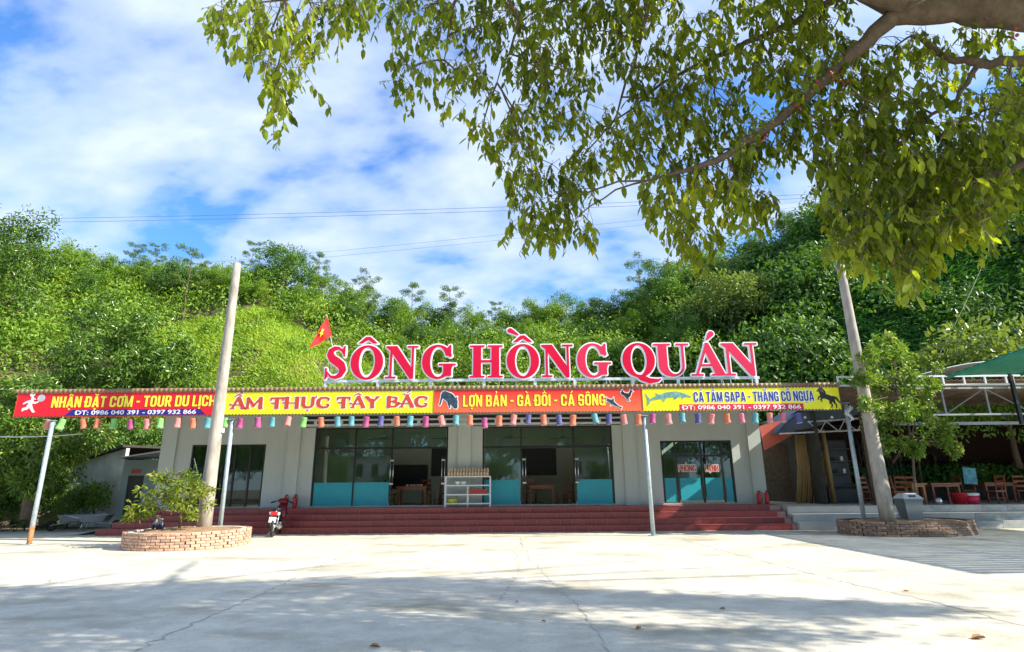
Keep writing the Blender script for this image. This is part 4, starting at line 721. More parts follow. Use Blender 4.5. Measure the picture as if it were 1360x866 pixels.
def mass(lst, adj, group, tops):
    for px, py, Y, kd in lst:
        w_, r = where(px, py, np.interp(px, *tops)); s_ = adj+(' bright' if kd == 'round' else ' dark')+' tree '+r+' above '+w_; USED[s_] = USED.get(s_, 0)+1
        if USED[s_] > 1: s_ += (', the one further right' if USED[s_] == 2 else ', the third one there')
        tree_at(kd, px, py, Y, s_, group)
mass([(50, 318, 44, 'round'), (105, 322, 45, 'round'), (150, 335, 43, 'round'), (200, 338, 45, 'round'), (238, 342, 44, 'dark'), (285, 345, 45, 'round'), (312, 352, 44, 'round'), (352, 345, 46, 'round'), (430, 355, 47, 'round'), (470, 372, 47, 'round'), (515, 388, 48, 'round'), (20, 335, 42, 'round'), (75, 350, 42, 'round'), (125, 358, 41.5, 'dark'), (400, 375, 44, 'round'), (455, 388, 44, 'dark'), (340, 372, 43.5, 'round')], 'leafy', 'trees massed on the sunlit left hill', ([0, 540], [345, 392]))
mass([(545, 398, 50, 'round'), (585, 400, 51, 'dark'), (628, 404, 53, 'round'), (672, 408, 53, 'round'), (706, 396, 53, 'round'), (738, 388, 52, 'round'), (772, 398, 52, 'round'), (802, 388, 50, 'dark'), (842, 380, 49, 'dark'), (555, 422, 46, 'dark'), (603, 424, 47, 'round'), (650, 428, 47, 'dark'), (695, 420, 47, 'round'), (742, 420, 46, 'round'), (792, 422, 45, 'dark'), (838, 408, 44, 'round'), (528, 436, 43, 'round'), (875, 398, 43, 'dark'), (588, 448, 42, 'round'), (643, 454, 41, 'dark'), (697, 450, 41, 'round'), (757, 450, 40, 'round'), (818, 446, 39, 'dark'), (880, 440, 38, 'round')], 'bushy', 'trees massed behind the sign in the middle', ([540, 900], [412, 412]))
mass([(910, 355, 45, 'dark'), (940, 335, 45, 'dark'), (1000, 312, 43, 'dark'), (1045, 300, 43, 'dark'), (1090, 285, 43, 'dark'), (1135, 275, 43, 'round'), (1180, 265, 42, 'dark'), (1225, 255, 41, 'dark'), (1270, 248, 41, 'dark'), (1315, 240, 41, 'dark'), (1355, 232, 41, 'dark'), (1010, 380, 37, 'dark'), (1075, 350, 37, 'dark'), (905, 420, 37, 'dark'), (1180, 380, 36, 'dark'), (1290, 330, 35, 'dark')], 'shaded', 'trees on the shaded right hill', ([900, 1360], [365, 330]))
# broadleaf trees close behind and left of the building
for px, py, Y, lb in [(-10, 452, 27, 'glossy broadleaf tree at the left edge below the tall bright one'), (60, 470, 28.5, 'glossy broadleaf tree behind the left end of the red banner'), (115, 480, 29.5, 'broadleaf tree behind the middle of the red banner'), (150, 500, 30.5, 'broadleaf tree behind the whitewashed shed roof'), (205, 518, 31.0, 'broadleaf tree behind the left corner of the restaurant'), (10, 560, 23.5, 'low broadleaf tree beside the leaning left canopy post'), (75, 565, 25.5, 'low dark broadleaf tree left of the whitewashed shed')]:
    p = P(px, py, Y); tree('tall' if py < 500 else 'broad', p.x, Y, max(.45, p.z/(17 if py < 500 else 7.5)), lb, 'broadleaf trees left of the restaurant', 0 if Y < 29 else float(hill(p.x, Y)))
for px, py, Y, lb in [(260, 495, 33, 'broadleaf shrub just above the join of red and yellow banner'), (800, 495, 34, 'low shrub behind the second half of the sign')]: tree_at('broad', px, py, Y, lb, None)
t = tree('pale', 21.0, 24.5, 1.05, 'pale sunlit tree above the green roof at the right edge', z=2.2); 
# ------------------------------------------------------------------ hillside cover (stuff)
def bushes(name, x, y, n, bush, ln, wd, m, cat, label, fold):
    K, r0, r1 = bush; bx_, by_ = x[:K], y[:K]; br = rng.uniform(r0, r1, K)*(.7+.5*(np.sin(bx_*.7)*np.sin(by_*.9)+.5)); br = np.clip(br, r0*.6, r1*1.3); i = rng.choice(K, n, p=br**2/(br**2).sum()); d = rng.normal(size=(n, 3)); d[:, 2] = np.abs(d[:, 2])*1.0-.25; d /= np.linalg.norm(d, axis=1)[:, None]
    lob = 1+.22*np.sin(d[:, 0]*7+i)*np.sin(d[:, 1]*7+i*2)+.1*np.sin(d[:, 2]*11+i); rr = (br[i]*lob*rng.uniform(.72, 1.0, n)**.5)[:, None]; C_ = np.stack([bx_[i], by_[i], hill(bx_[i], by_[i])+br[i]*.25], 1)+d*rr*np.array([1, 1, 1.0])
    A = rnd_dirs(n, -.35)+d*.3; Nn = d*1.1+rnd_dirs(n, .3)*.6
    o = bpy.data.objects.new(name, leaves(name, C_, A, Nn, rng.uniform(ln*.6, ln*1.3, n), rng.uniform(wd*.7, wd*1.2, n), m, fold)); COL.objects.link(o); return tag(o, label, cat, kind='stuff')
def cover(name, n, xr, yr, keep, ln, wd, m, up, hgt, cat, label, droop=0.0, fold=.15, bush=None, flat=.7):
    x = rng.uniform(*xr, n*3); y = rng.uniform(*yr, n*3); a = x/y; k = keep(x, y, a) & (np.abs(a) < 1.12); x, y = x[k][:n], y[k][:n]
    if bush: return bushes(name, x, y, len(x), bush, ln, wd, m, cat, label, fold)
    cl = (np.sin(x*1.3+np.sin(y*1.1)*1.7)+np.sin(y*1.7+np.cos(x*.9)*1.9)+np.sin((x+y)*2.9))/3
    z = hill(x, y)+np.clip(hgt*(.55+.55*cl), .05, 9)*rng.uniform(0, 1, len(x))**.6; C_ = np.stack([x, y, z], 1)+rng.normal(size=(len(x), 3))*.08
    e = .3; gxx = (hill(x+e, y)-hill(x-e, y))/(2*e); gyy = (hill(x, y+e)-hill(x, y-e))/(2*e); g = np.stack([-gxx, -gyy, np.ones_like(x)], 1); g /= np.linalg.norm(g, axis=1)[:, None]
    A = rnd_dirs(len(x))*.8+g*up; A[:, 2] -= droop; Nn = g+rnd_dirs(len(x))*flat
    o = bpy.data.objects.new(name, leaves(name, C_, A, Nn, rng.uniform(ln*.6, ln*1.3, len(x)), rng.uniform(wd*.7, wd*1.2, len(x)), m, fold)); COL.objects.link(o); return tag(o, label, cat, kind='stuff')
def ingrass(x, y, a): return (a > -.70+.012*(y-34)) & (a < -.18-.010*(y-33)) & (y < 43.0-3.2*np.abs(a+.46)/.2+.8*np.sin(a*40))
h0 = lambda x, y: hill(x, y) > .3
cover('hillside_shrubs', 190000, (-50, 26), (28, 54), lambda x, y, a: h0(x, y) & (a < .38) & ~ingrass(x, y, a), .26, .12, LF['hill'], .6, 2.0, 'shrubs', 'dense sunlit shrubs covering the left and middle hillside', bush=(2300, .6, 1.9))
cover('low_bushes', 9000, (-30, -5), (29, 46), lambda x, y, a: h0(x, y) & ingrass(x, y, a) & (np.sin(x*1.7+1)+np.sin(y*2.1+x*.6) > 1.05), .26, .13, LF['hill'], .6, 1.1, 'bushes', 'low green bushes dotted over the cleared grassy slope', bush=(55, .3, .8))
cover('grass', 70000, (-30, -5), (29, 46), lambda x, y, a: h0(x, y) & ingrass(x, y, a) & (rng.random(len(x)) > .75*((np.sin(x*1.1+y*.4)+np.sin(x*.5-y*1.3)) > 1.15)), .24, .055, LF['grass'], .9, .35, 'grass', 'bright yellow green grass on the cleared hillside left of the sign', 0.0, .1, flat=.35)
cover('hanging_ferns', 100000, (9, 46), (28, 43), lambda x, y, a: h0(x, y) & (a > .30), .75, .07, LF['cliff'], .9, 1.3, 'ferns', 'dark hanging ferns and grass covering the steep right hill', .9, .1)
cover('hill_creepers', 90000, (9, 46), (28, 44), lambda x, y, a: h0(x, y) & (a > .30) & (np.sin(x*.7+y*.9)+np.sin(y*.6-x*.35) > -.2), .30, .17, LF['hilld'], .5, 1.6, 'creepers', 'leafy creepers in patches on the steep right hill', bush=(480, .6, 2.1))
# ------------------------------------------------------------------ planters with plants
pl = planter((-9.2, 17.2), 1.5, 1.42, math.radians(28), .44, M['brickL'], M['mortar'], 'pale brick planter holding the left concrete pole and a bushy shrub', 6, .22, 0)
pr_ = planter((12.35, 19.1), 2.02, 1.2, math.radians(6), .42, M['brickR'], M['mortard'], 'brown brick planter holding the right pole, the bin and a leafy tree', 6, .23, 0)
def small_tree(name, label, base, trunk, blobs, n, ln, wd, m, droop, nstems=12):
    t = thing(name, label, 'tree', base); b = MB(); b.tube(trunk, [.045, .04, .035, .03][:len(trunk)], 7); C_ = []; D_ = []
    tw_ = sum(bl_[3] for bl_ in blobs)
    for (cx_, cy_, cz_, r_) in blobs:
        p = Vector((cx_, cy_, cz_)); s_ = min(trunk[1:], key=lambda q: (Vector(q)-p).length); m_ = Vector(s_).lerp(p, .5)+Vector((0, 0, .1)); b.tube([s_, m_, p], [.022, .015, .006], 5)
        k = int(n*r_/tw_); nc = 7; sub = rng.normal(size=(nc, 3))*r_*.5; i = rng.integers(0, nc, k); d = rng.normal(size=(k, 3)); d /= np.linalg.norm(d, axis=1)[:, None]
        C_.append(np.array(tuple(p))+sub[i]+d*r_*.5*rng.uniform(.2, 1, (k, 1))); D_.append(d)
        for q in sub: b.tube([p, p+Vector(q)], [.008, .004], 4)
    C_ = np.concatenate(C_); D_ = np.concatenate(D_); A = D_+rnd_dirs(len(C_), -droop)*.8; Nn = rnd_dirs(len(C_), 1.1)
    b.build('trunk', M['bark'], t); o = bpy.data.objects.new('crown', leaves('crown', C_-np.array(base), A, Nn, rng.uniform(ln*.7, ln*1.25, len(C_)), rng.uniform(wd*.8, wd*1.2, len(C_)), m, .2)); COL.objects.link(o); o.parent = t; return t
q = lambda px, py, Y: tuple(P(px, py, Y))
shb = q(238, 706, 17.2)
small_tree('planter_shrub', 'spreading yellow green shrub leaning over the left brick planter', shb, [shb, q(240, 680, 17.1), q(236, 655, 17.0), q(236, 630, 17.0)],
  [q(200, 665, 16.7)+(.30,), q(185, 678, 16.6)+(.22,), q(222, 650, 17)+(.34,), q(215, 635, 17)+(.22,), q(248, 645, 16.9)+(.36,), q(262, 660, 16.8)+(.30,), q(240, 668, 16.5)+(.34,), q(250, 630, 17)+(.13,), q(176, 684, 16.5)+(.16,), q(196, 676, 16.5)+(.18,), q(270, 648, 17)+(.18,), q(238, 668, 16.4)+(.2,), q(256, 682, 16.5)+(.15,)], 1500, .15, .05, LF['yell'], .5)
tb = q(1217, 700, 18.9)
small_tree('planter_tree', 'dense leafy tree with a thin trunk in the right brick planter', tb, [tb, q(1215, 645, 18.9), q(1211, 590, 18.9), q(1200, 530, 18.9)],
  [q(1150, 505, 18.0)+(.3,), q(1148, 535, 18.0)+(.25,), q(1152, 470, 18.1)+(.28,), q(1180, 460, 18.9)+(.45,), q(1205, 470, 19)+(.42,), q(1165, 475, 18.7)+(.38,), q(1160, 500, 18.8)+(.5,), q(1205, 505, 18.6)+(.6,), q(1185, 530, 18.5)+(.6,), q(1232, 530, 18.9)+(.5,), q(1215, 560, 18.7)+(.6,), q(1180, 565, 18.9)+(.5,), q(1245, 570, 18.8)+(.42,), q(1195, 590, 18.8)+(.4,), q(1255, 590, 19)+(.28,), q(1160, 545, 19)+(.35,), q(1150, 490, 18.9)+(.22,), q(1235, 505, 18.9)+(.35,), q(1268, 600, 19)+(.18,), q(1215, 600, 18.6)+(.25,), q(1170, 585, 18.8)+(.28,), q(1180, 448, 18.9)+(.2,)], 9500, .125, .062, LF['gloss2'], .3)
# bin
x, y, z = 12.35, 18.75, .40
t = thing('litter_bin', 'grey litter bin with a pale swing lid in the right planter', 'bin', (x, y, z)); b = MB()
b.add([(x-.21, y-.19, z), (x+.21, y-.19, z), (x+.21, y+.19, z), (x-.21, y+.19, z), (x-.29, y-.26, z+.62), (x+.29, y-.26, z+.62), (x+.29, y+.26, z+.62), (x-.29, y+.26, z+.62)], [(0, 1, 2, 3), (0, 1, 5, 4), (1, 2, 6, 5), (2, 3, 7, 6), (3, 0, 4, 7)]); b.box(x-.31, x+.31, y-.28, y+.28, z+.62, z+.66); b.build('bin_body', M['plastic'], t)
b = MB(); b.add([(x-.31, y-.28, z+.661), (x+.31, y-.28, z+.661), (x+.31, y+.28, z+.661), (x-.31, y+.28, z+.661), (x-.2, y-.1, z+.82), (x+.2, y-.1, z+.82), (x+.2, y+.12, z+.82), (x-.2, y+.12, z+.82)], [(0, 1, 5, 4), (1, 2, 6, 5), (2, 3, 7, 6), (3, 0, 4, 7), (4, 5, 6, 7)]); lid = b.build('lid', M['plasticl'], t)
MB().box(x-.1, x+.1, y-.235, y-.205, z+.70, z+.76).build('flap', M['dark'], lid)
# fire extinguishers
def exting(x, y, lab):
    t = thing('fire_extinguisher', lab, 'fire extinguisher', (x, y, FZ), 'fire extinguishers on the porch'); MB().lathe([(0, 0), (.075, 0), (.08, .02), (.08, .34), (.06, .40), (.025, .43), (.025, .46), (0, .46)], (x, y, FZ), 14).build('cylinder', M['exting'], t)
    MB().box(x-.02, x+.08, y-.015, y+.015, FZ+.46, FZ+.49).build('handle', M['black'], t); MB().tube([(x+.03, y, FZ+.46), (x+.12, y-.02, FZ+.42), (x+.11, y-.03, FZ+.2), (x+.09, y-.03, FZ+.1)], .012, 6).build('hose', M['black'], t)
exting(-8.62, 22.6, 'left fire extinguisher of the pair by the left glass bay'); exting(-8.28, 22.62, 'right fire extinguisher of the pair by the left glass bay')
exting(9.28, 22.6, 'left fire extinguisher of the pair at the right building corner'); exting(9.58, 22.62, 'right fire extinguisher of the pair at the right building corner')
# ------------------------------------------------------------------ white shelf
t = thing('shelf_rack', 'white metal rack of cups and packets before the middle pillar', 'shelf', (-1.67, 22.45, FZ)); sx0, sx1, sy0, sy1 = -2.55, -.87, 22.2, 22.6; zs = [.13, .45, .78, 1.10]
for z in zs: MB().box(sx0, sx1, sy0, sy1, FZ+z-.03, FZ+z+.01).build('shelf', M['white'], t)
for x in (sx0, (sx0+sx1)/2, sx1):
    for y in (sy0, sy1):
        if x == (sx0+sx1)/2: MB().box(x-.018, x+.018, y-.02, y+.02, FZ, FZ+.74).build('leg', M['white'], t)
        else: MB().box(x-.022, x+.022, y-.022, y+.022, FZ, FZ+1.105).build('leg', M['white'], t)
cup = MB().lathe([(0, 0), (.045, 0), (.05, .03), (.038, .05), (.05, .08), (.052, .12), (.03, .14), (.022, .16), (0, .16)], (0, 0, 0), 10).mesh('jar', M['ceramic']); k = 0
for r in range(2):
    for c in range(14):
        x = sx0+.12+c*.112; o = part('glazed_jar', cup, None, (x, 22.3+.14*r+random.uniform(-.01, .01), FZ+1.111)); o.scale = (1, 1, random.uniform(1.0, 1.15)+(.85 if r == 1 else 0)); tag(o, 'small orange jar in the '+('front' if r == 0 else 'taller back')+' row on top of the white rack', 'jar', 'orange jars on top of the rack '+('front row' if r == 0 else 'back row'))
for c, lb in ((0, 'left'), (1, 'right')):
    x = -2.1+c*.22; o = MB().lathe([(0, 0), (.08, 0), (.1, .06), (.1, .13), (.09, .13), (0, .11)], (x, 22.38, FZ+.792), 12).build('white_bowl', M['white']); tag(o, lb+' one of the two white bowls on the second shelf', 'bowl')
b = MB()
for c in range(9):
    for r in range(2): b.box(-1.66+c*.075, -1.592+c*.075, 22.25+r*.13, 22.36+r*.13, FZ+.462, FZ+.64-.02*(c % 2))
tag(b.build('red_packets', M['paper']), 'row of red packets on the third shelf of the rack', 'packets', kind='stuff')
tag(MB().lathe([(0, 0), (.16, 0), (.2, .16), (.19, .16), (.15, .02), (0, .02)], (-2.3, 22.4, FZ+.142), 16).build('yellow_basin', M['basket']), 'olive yellow basin on the bottom shelf of the rack', 'basin')
# ------------------------------------------------------------------ motorbike (rear view)
x, y = -7.86, 19.75
mb = thing('motorbike', 'small black and maroon motorbike parked in front of the steps', 'motorbike', (x, y, 0))
def wheel(yc, nm):
    b = MB(); R_ = .27; prof = []; n = 24; V = []
    for k in range(n):
        a = 2*math.pi*k/n
        for j in range(8): c = 2*math.pi*j/8; rr = R_+.045*math.cos(c); V.append((x+.045*math.sin(c), yc+rr*math.cos(a), .315+rr*math.sin(a)))
    b.add(V, [(k*8+j, k*8+(j+1) % 8, ((k+1) % n)*8+(j+1) % 8, ((k+1) % n)*8+j) for k in range(n) for j in range(8)], True); w = b.build('wheel', M['rubber'], mb)
    r = MB(); r.tube([(x-.05, yc, .315), (x+.05, yc, .315)], .05, 10)
    for k in range(8): a = k*math.pi/4; r.tube([(x, yc, .315), (x, yc+.24*math.cos(a), .315+.24*math.sin(a))], .008, 4)
    r.build('rim', M['steel'], w)
wheel(y-.02, 0); wheel(y+1.22, 1)
def loft(rings, m, name, parent):    # rings: (y,z, halfwidth, halfheight)
    V = []; n = 12
    for yy, zz, w_, h_ in rings: V += [(x+w_*math.cos(2*math.pi*k/n), yy, zz+h_*math.sin(2*math.pi*k/n)) for k in range(n)]
    b = MB(); b.add(V, [(i*n+k, i*n+(k+1) % n, (i+1)*n+(k+1) % n, (i+1)*n+k) for i in range(len(rings)-1) for k in range(n)]+[tuple(range(n)), tuple((len(rings)-1)*n+k for k in range(n))], True); return b.build(name, m, parent)
loft([(y-.14, .74, .05, .05), (y+.0, .73, .11, .10), (y+.3, .66, .14, .14), (y+.6, .55, .12, .13), (y+.8, .48, .09, .08)], M['mblack'], 'body', mb)
loft([(y-.02, .82, .09, .03), (y+.2, .81, .14, .05), (y+.55, .79, .12, .045), (y+.7, .78, .06, .03)], M['dark'], 'seat', mb)
loft([(y+.85, .55, .16, .18), (y+.98, .68, .19, .24), (y+1.06, .88, .12, .14), (y+1.1, .98, .09, .06)], M['mred'], 'leg_shield', mb)
loft([(y+.92, 1.02, .08, .04), (y+1.02, 1.05, .16, .08), (y+1.14, 1.0, .10, .08)], M['mred'], 'headstock_cowl', mb)
b = MB(); b.tube([(x-.33, y+.9, .99), (x-.18, y+1.0, 1.04), (x, y+1.03, 1.05), (x+.18, y+1.0, 1.04), (x+.33, y+.9, .99)], .017, 8); hb = b.build('handlebar', M['black'], mb)
for s in (-1, 1): MB().tube([(x+s*.23, y+.95, 1.02), (x+s*.35, y+.88, .98)], .024, 8).build('grip', M['rubber'], hb)
MB().obox((x, y-.17, .70), (.2, .1, .11)).build('tail_light', M['lampred'], mb); MB().obox((x-.12, y-.14, .70), (.06, .08, .08)).build('indicator', M['white'], mb); MB().obox((x+.12, y-.14, .70), (.06, .08, .08)).build('indicator', M['white'], mb)
MB().obox((x-.02, y-.25, .52), (.2, .012, .16), Matrix.Rotation(-.3, 3, 'X')).build('number_plate', M['wlet'], mb)
loft([(y-.30, .35, .045, .05), (y-.18, .55, .06, .06), (y+.1, .63, .07, .05)], M['mblack'], 'rear_mudguard', mb)
MB().tube([(x+.16, y-.15, .33), (x+.16, y+.25, .30), (x+.15, y+.6, .25)], [.05, .055, .025], 10).build('exhaust', M['steel'], mb)
MB().obox((x, y+.55, .32), (.26, .34, .22)).build('engine', M['steel'], mb)
for s in (-1, 1):
    MB().tube([(x+s*.08, y-.02, .31), (x+s*.10, y+.05, .66)], .022, 8).build('shock_absorber', M['steel'], mb); MB().tube([(x+s*.06, y+1.22, .31), (x+s*.07, y+1.05, .85)], .024, 8).build('fork_leg', M['steel'], mb); MB().tube([(x, y+.5, .27), (x+s*.30, y+.48, .27)], .014, 6).build('footpeg', M['rubber'], mb)
loft([(y+.95, .55, .05, .03), (y+1.2, .64, .06, .03), (y+1.45, .52, .05, .03)], M['mred'], 'front_mudguard', mb)
MB().tube([(x-.05, y+.35, .25), (x-.22, y+.3, .02)], .013, 6).build('kickstand', M['steel'], mb); mb.rotation_euler = (0, .05, .20); mb.scale = (1.06,)*3
# ------------------------------------------------------------------ crouching child behind the planter shrub
def skinned(name, verts, edges, rad, m, parent, root=0, sub=2):
    off = rootloc(parent); me = bpy.data.meshes.new(name); me.from_pydata([tuple(Vector(v)-off) for v in verts], edges, []); o = bpy.data.objects.new(name, me); COL.objects.link(o)
    md = o.modifiers.new('s', 'SKIN'); 
    for i, r in enumerate(rad): me.skin_vertices[0].data[i].radius = (r, r); me.skin_vertices[0].data[i].use_root = (i == root)
    ms = o.modifiers.new('u', 'SUBSURF'); ms.levels = sub; ms.render_levels = sub
    dg = bpy.context.evaluated_depsgraph_get(); dg.update(); nm = bpy.data.meshes.new_from_object(o.evaluated_get(dg)); nm.name = name; bpy.data.objects.remove(o)
    nm.materials.clear(); nm.materials.append(m); nm.polygons.foreach_set('use_smooth', [True]*len(nm.polygons)); r = bpy.data.objects.new(name, nm); COL.objects.link(r); r.parent = parent; return r
cp = P(211, 697, 17.3); cx, cy, cz = cp.x, cp.y, .40
pe = thing('person', 'dark haired child in a pale grey top crouching on the left planter', 'person', (cx, cy, cz))
bv = [(cx+.07, cy, cz+.12), (cx+.02, cy, cz+.26), (cx-.03, cy, cz+.36), (cx-.05, cy, cz+.42), (cx-.06, cy-.005, cz+.48), (cx-.07, cy-.005, cz+.55),
      (cx-.01, cy-.1, cz+.34), (cx-.10, cy-.14, cz+.22), (cx-.22, cy-.10, cz+.14), (cx-.01, cy+.1, cz+.34), (cx-.10, cy+.14, cz+.22), (cx-.22, cy+.10, cz+.14),
      (cx+.03, cy-.09, cz+.12), (cx-.16, cy-.11, cz+.24), (cx-.10, cy-.10, cz+.03), (cx-.18, cy-.10, cz+.02), (cx+.03, cy+.09, cz+.12), (cx-.16, cy+.11, cz+.24), (cx-.10, cy+.10, cz+.03), (cx-.18, cy+.10, cz+.02)]
be = [(0, 1), (1, 2), (2, 3), (3, 4), (4, 5), (2, 6), (6, 7), (7, 8), (2, 9), (9, 10), (10, 11), (0, 12), (12, 13), (13, 14), (14, 15), (0, 16), (16, 17), (17, 18), (18, 19)]
br = [.09, .10, .09, .04, .075, .07, .045, .032, .022, .045, .032, .022, .06, .05, .035, .03, .06, .05, .035, .03]
skinned('body', bv, be, br, M['skin'], pe)
skinned('shirt', [bv[0], bv[1], bv[2], bv[6], bv[7], bv[9], bv[10]], [(0, 1), (1, 2), (2, 3), (3, 4), (2, 5), (5, 6)], [.105, .115, .105, .06, .042, .06, .042], M['shirt'], pe)
skinned('trousers', [bv[0], bv[12], bv[13], bv[14], bv[16], bv[17], bv[18]], [(0, 1), (1, 2), (2, 3), (0, 4), (4, 5), (5, 6)], [.10, .07, .06, .045, .07, .06, .045], M['pants'], pe)
skinned('hair', [(cx-.045, cy, cz+.48), (cx-.05, cy, cz+.545), (cx-.06, cy, cz+.575)], [(0, 1), (1, 2)], [.07, .105, .085], M['hair'], pe)
pe.scale = (.84,)*3
for hy in (-.10, .10):
    for f_ in range(5): a = (f_-2)*.28; MB().tube([(cx-.22, cy+hy, cz+.14), (cx-.22-.035*math.cos(a), cy+hy+.035*math.sin(a), cz+.125), (cx-.22-.06*math.cos(a), cy+hy+.05*math.sin(a), cz+.10)], [.010, .008, .006], 6).build('finger', M['skin'], pe)
# ------------------------------------------------------------------ left shed and junk
sh = thing('whitewashed_shed', 'old whitewashed outbuilding with a dark doorway at the left', 'shed', (-19, 26, 0))
A_ = P(80, 690, 26.5); B_ = P(152, 690, 25.2); C_ = P(206, 690, 25.6)
def wallseg(a, c, h0_, h1_, m, name, hole=None):
    a = Vector((a.x, a.y, 0)); c = Vector((c.x, c.y, 0)); d = (c-a).normalized(); nrm = Vector((-d.y, d.x, 0))*.15; L_ = (c-a).length; b = MB()
    def blk(s0, s1, z0, z1a, z1b):
        p, q_ = a+d*s0, a+d*s1; b.add([p+Vector((0, 0, z0)), q_+Vector((0, 0, z0)), q_+Vector((0, 0, z1b)), p+Vector((0, 0, z1a)), p+nrm+Vector((0, 0, z0)), q_+nrm+Vector((0, 0, z0)), q_+nrm+Vector((0, 0, z1b)), p+nrm+Vector((0, 0, z1a))], [(0, 1, 2, 3), (4, 5, 6, 7), (0, 1, 5, 4), (1, 2, 6, 5), (2, 3, 7, 6), (3, 0, 4, 7)])
    H = lambda s: h0_+(h1_-h0_)*s/L_
    if hole: blk(0, hole[0], 0, H(0), H(hole[0])); blk(hole[0]+.001, hole[1]-.001, hole[2], H(hole[0]), H(hole[1])); blk(hole[1], L_, 0, H(hole[1]), H(L_))
    else: blk(0, L_, 0, H(0), H(L_))
    o = b.build(name, m, sh); return a, d, L_
wallseg(A_, B_, 2.6, 3.25, M['shedw'], 'side_wall'); a, d, L_ = wallseg(B_, C_, 2.75, 2.75, M['shedt'], 'front_wall', (.25, .85, 2.1))
p = a+d*.55; MB().obox((p.x, p.y+.12, 1.05), (.62, .04, 2.1), Matrix.Rotation(math.atan2(d.y, d.x), 3, 'Z')).build('door', M['dark'], sh); MB().obox((p.x-.02, p.y-.03, 2.28), (.36, .03, .16), Matrix.Rotation(math.atan2(d.y, d.x), 3, 'Z')).build('door_plate', M['rlet'], sh)
b = MB(); b.add([(A_.x-.3, A_.y-.2, 2.62), (B_.x, B_.y-.25, 3.28), (B_.x+.1, B_.y+3, 3.4), (A_.x-.3, A_.y+3, 2.9), (A_.x-.3, A_.y-.2, 2.72), (B_.x, B_.y-.25, 3.38), (B_.x+.1, B_.y+3, 3.5), (A_.x-.3, A_.y+3, 3.0)], [(0, 1, 2, 3), (4, 5, 6, 7), (0, 1, 5, 4), (1, 2, 6, 5), (2, 3, 7, 6), (3, 0, 4, 7)]); b.build('roof', M['roofd'], sh)
b = MB(); b.add([(B_.x+.02, B_.y-.4, 2.78), (C_.x+.4, C_.y-.5, 2.78), (C_.x+.4, C_.y+3, 3.3), (B_.x+.02, B_.y+3, 3.3), (B_.x+.02, B_.y-.4, 2.86), (C_.x+.4, C_.y-.5, 2.86), (C_.x+.4, C_.y+3, 3.38), (B_.x+.02, B_.y+3, 3.38)], [(0, 1, 2, 3), (4, 5, 6, 7), (0, 1, 5, 4), (1, 2, 6, 5), (2, 3, 7, 6), (3, 0, 4, 7)]); b.build('porch_roof', M['roofd'], sh)
for px, py, Y, lb in ((168, 560, 29.5, 'shady broadleaf tree right behind the shed doorway roof'), (205, 556, 30.5, 'shady broadleaf tree between the shed and the restaurant corner'), (120, 556, 28.8, 'shady broadleaf tree over the whitewashed side of the shed')):
    p = P(px, py, Y); tree('dark', p.x, Y, p.z/6.6, lb, 'broadleaf trees left of the restaurant', 0)
for px, py, Y, lb in ((100, 640, 24.6, 'low leafy bush left of the whitewashed shed'), (48, 628, 23.9, 'low leafy bush behind the foot of the leaning trunk'), (8, 640, 23.2, 'low leafy bush at the far left edge above the log')):
    p = P(px, py, Y); t = tree('broad', p.x, Y, p.z/6.4, lb, 'low bushes along the left edge of the plaza', 0)
# shrub before shed
sb = q(125, 684, 24.5); small_tree('dark_shrub', 'dark leafy shrub against the whitewashed shed wall', sb, [sb, q(124, 670, 24.5), q(124, 658, 24.5)], [q(115, 655, 24.5)+(.35,), q(130, 650, 24.5)+(.35,), q(138, 662, 24.4)+(.28,), q(108, 668, 24.5)+(.28,), q(126, 664, 24.2)+(.3,)], 900, .16, .07, LF['hilld'], .3)
def barrow(x, y, lab, rz):
    t = thing('wheelbarrow', lab, 'wheelbarrow', (0, 0, 0), 'wheelbarrows by the shed'); b = MB()
    b.add([(-.3, -.35, .35), (.3, -.35, .35), (.3, .35, .35), (-.3, .35, .35), (-.42, -.5, .6), (.42, -.5, .6), (.42, .5, .6), (-.42, .5, .6)], [(0, 1, 2, 3), (0, 1, 5, 4), (1, 2, 6, 5), (2, 3, 7, 6), (3, 0, 4, 7)]); b.build('tray', M['corrgrey'], t)
    for s in (-1, 1): MB().tube([(s*.12, .75, .2), (s*.25, .2, .33), (s*.3, -.5, .5), (s*.3, -.95, .62)], .018, 6).build('handle', M['steel'], t); MB().tube([(s*.25, -.3, .34), (s*.27, -.4, 0)], .016, 6).build('leg', M['steel'], t)
    b = MB(); V = []
    for k in range(16):
        for j in range(6): c = j*math.pi/3; r = .16+.04*math.cos(c); V.append((.04*math.sin(c), .75+r*math.cos(k*math.pi/8), .2+r*math.sin(k*math.pi/8)))
    b.add(V, [(k*6+j, k*6+(j+1) % 6, ((k+1) % 16)*6+(j+1) % 6, ((k+1) % 16)*6+j) for k in range(16) for j in range(6)], True); b.build('wheel', M['rubber'], t); t.location = (x, y, 0); t.rotation_euler = (0, 0, rz)
p = P(100, 690, 23.6); barrow(p.x, 23.6, 'left wheelbarrow parked before the shed', 1.9); p = P(127, 690, 23.3); barrow(p.x, 23.3, 'right wheelbarrow next to the shed doorway', -1.3)
b = MB(); g1, g2, g3 = G(-30, 708), G(30, 694), G(75, 690); b.tube([g1+Vector((0, 0, .12)), g2+Vector((0, 0, .16)), g2+Vector((.6, .3, .55))], [.13, .12, .08], 9); tag(b.build('log', M['bark']), 'bleached fallen log lying at the left edge of the plaza', 'log')
t = thing('leaning_tree', 'thick bare trunk leaning behind the left canopy post', 'tree', tuple(G(38, 690)))
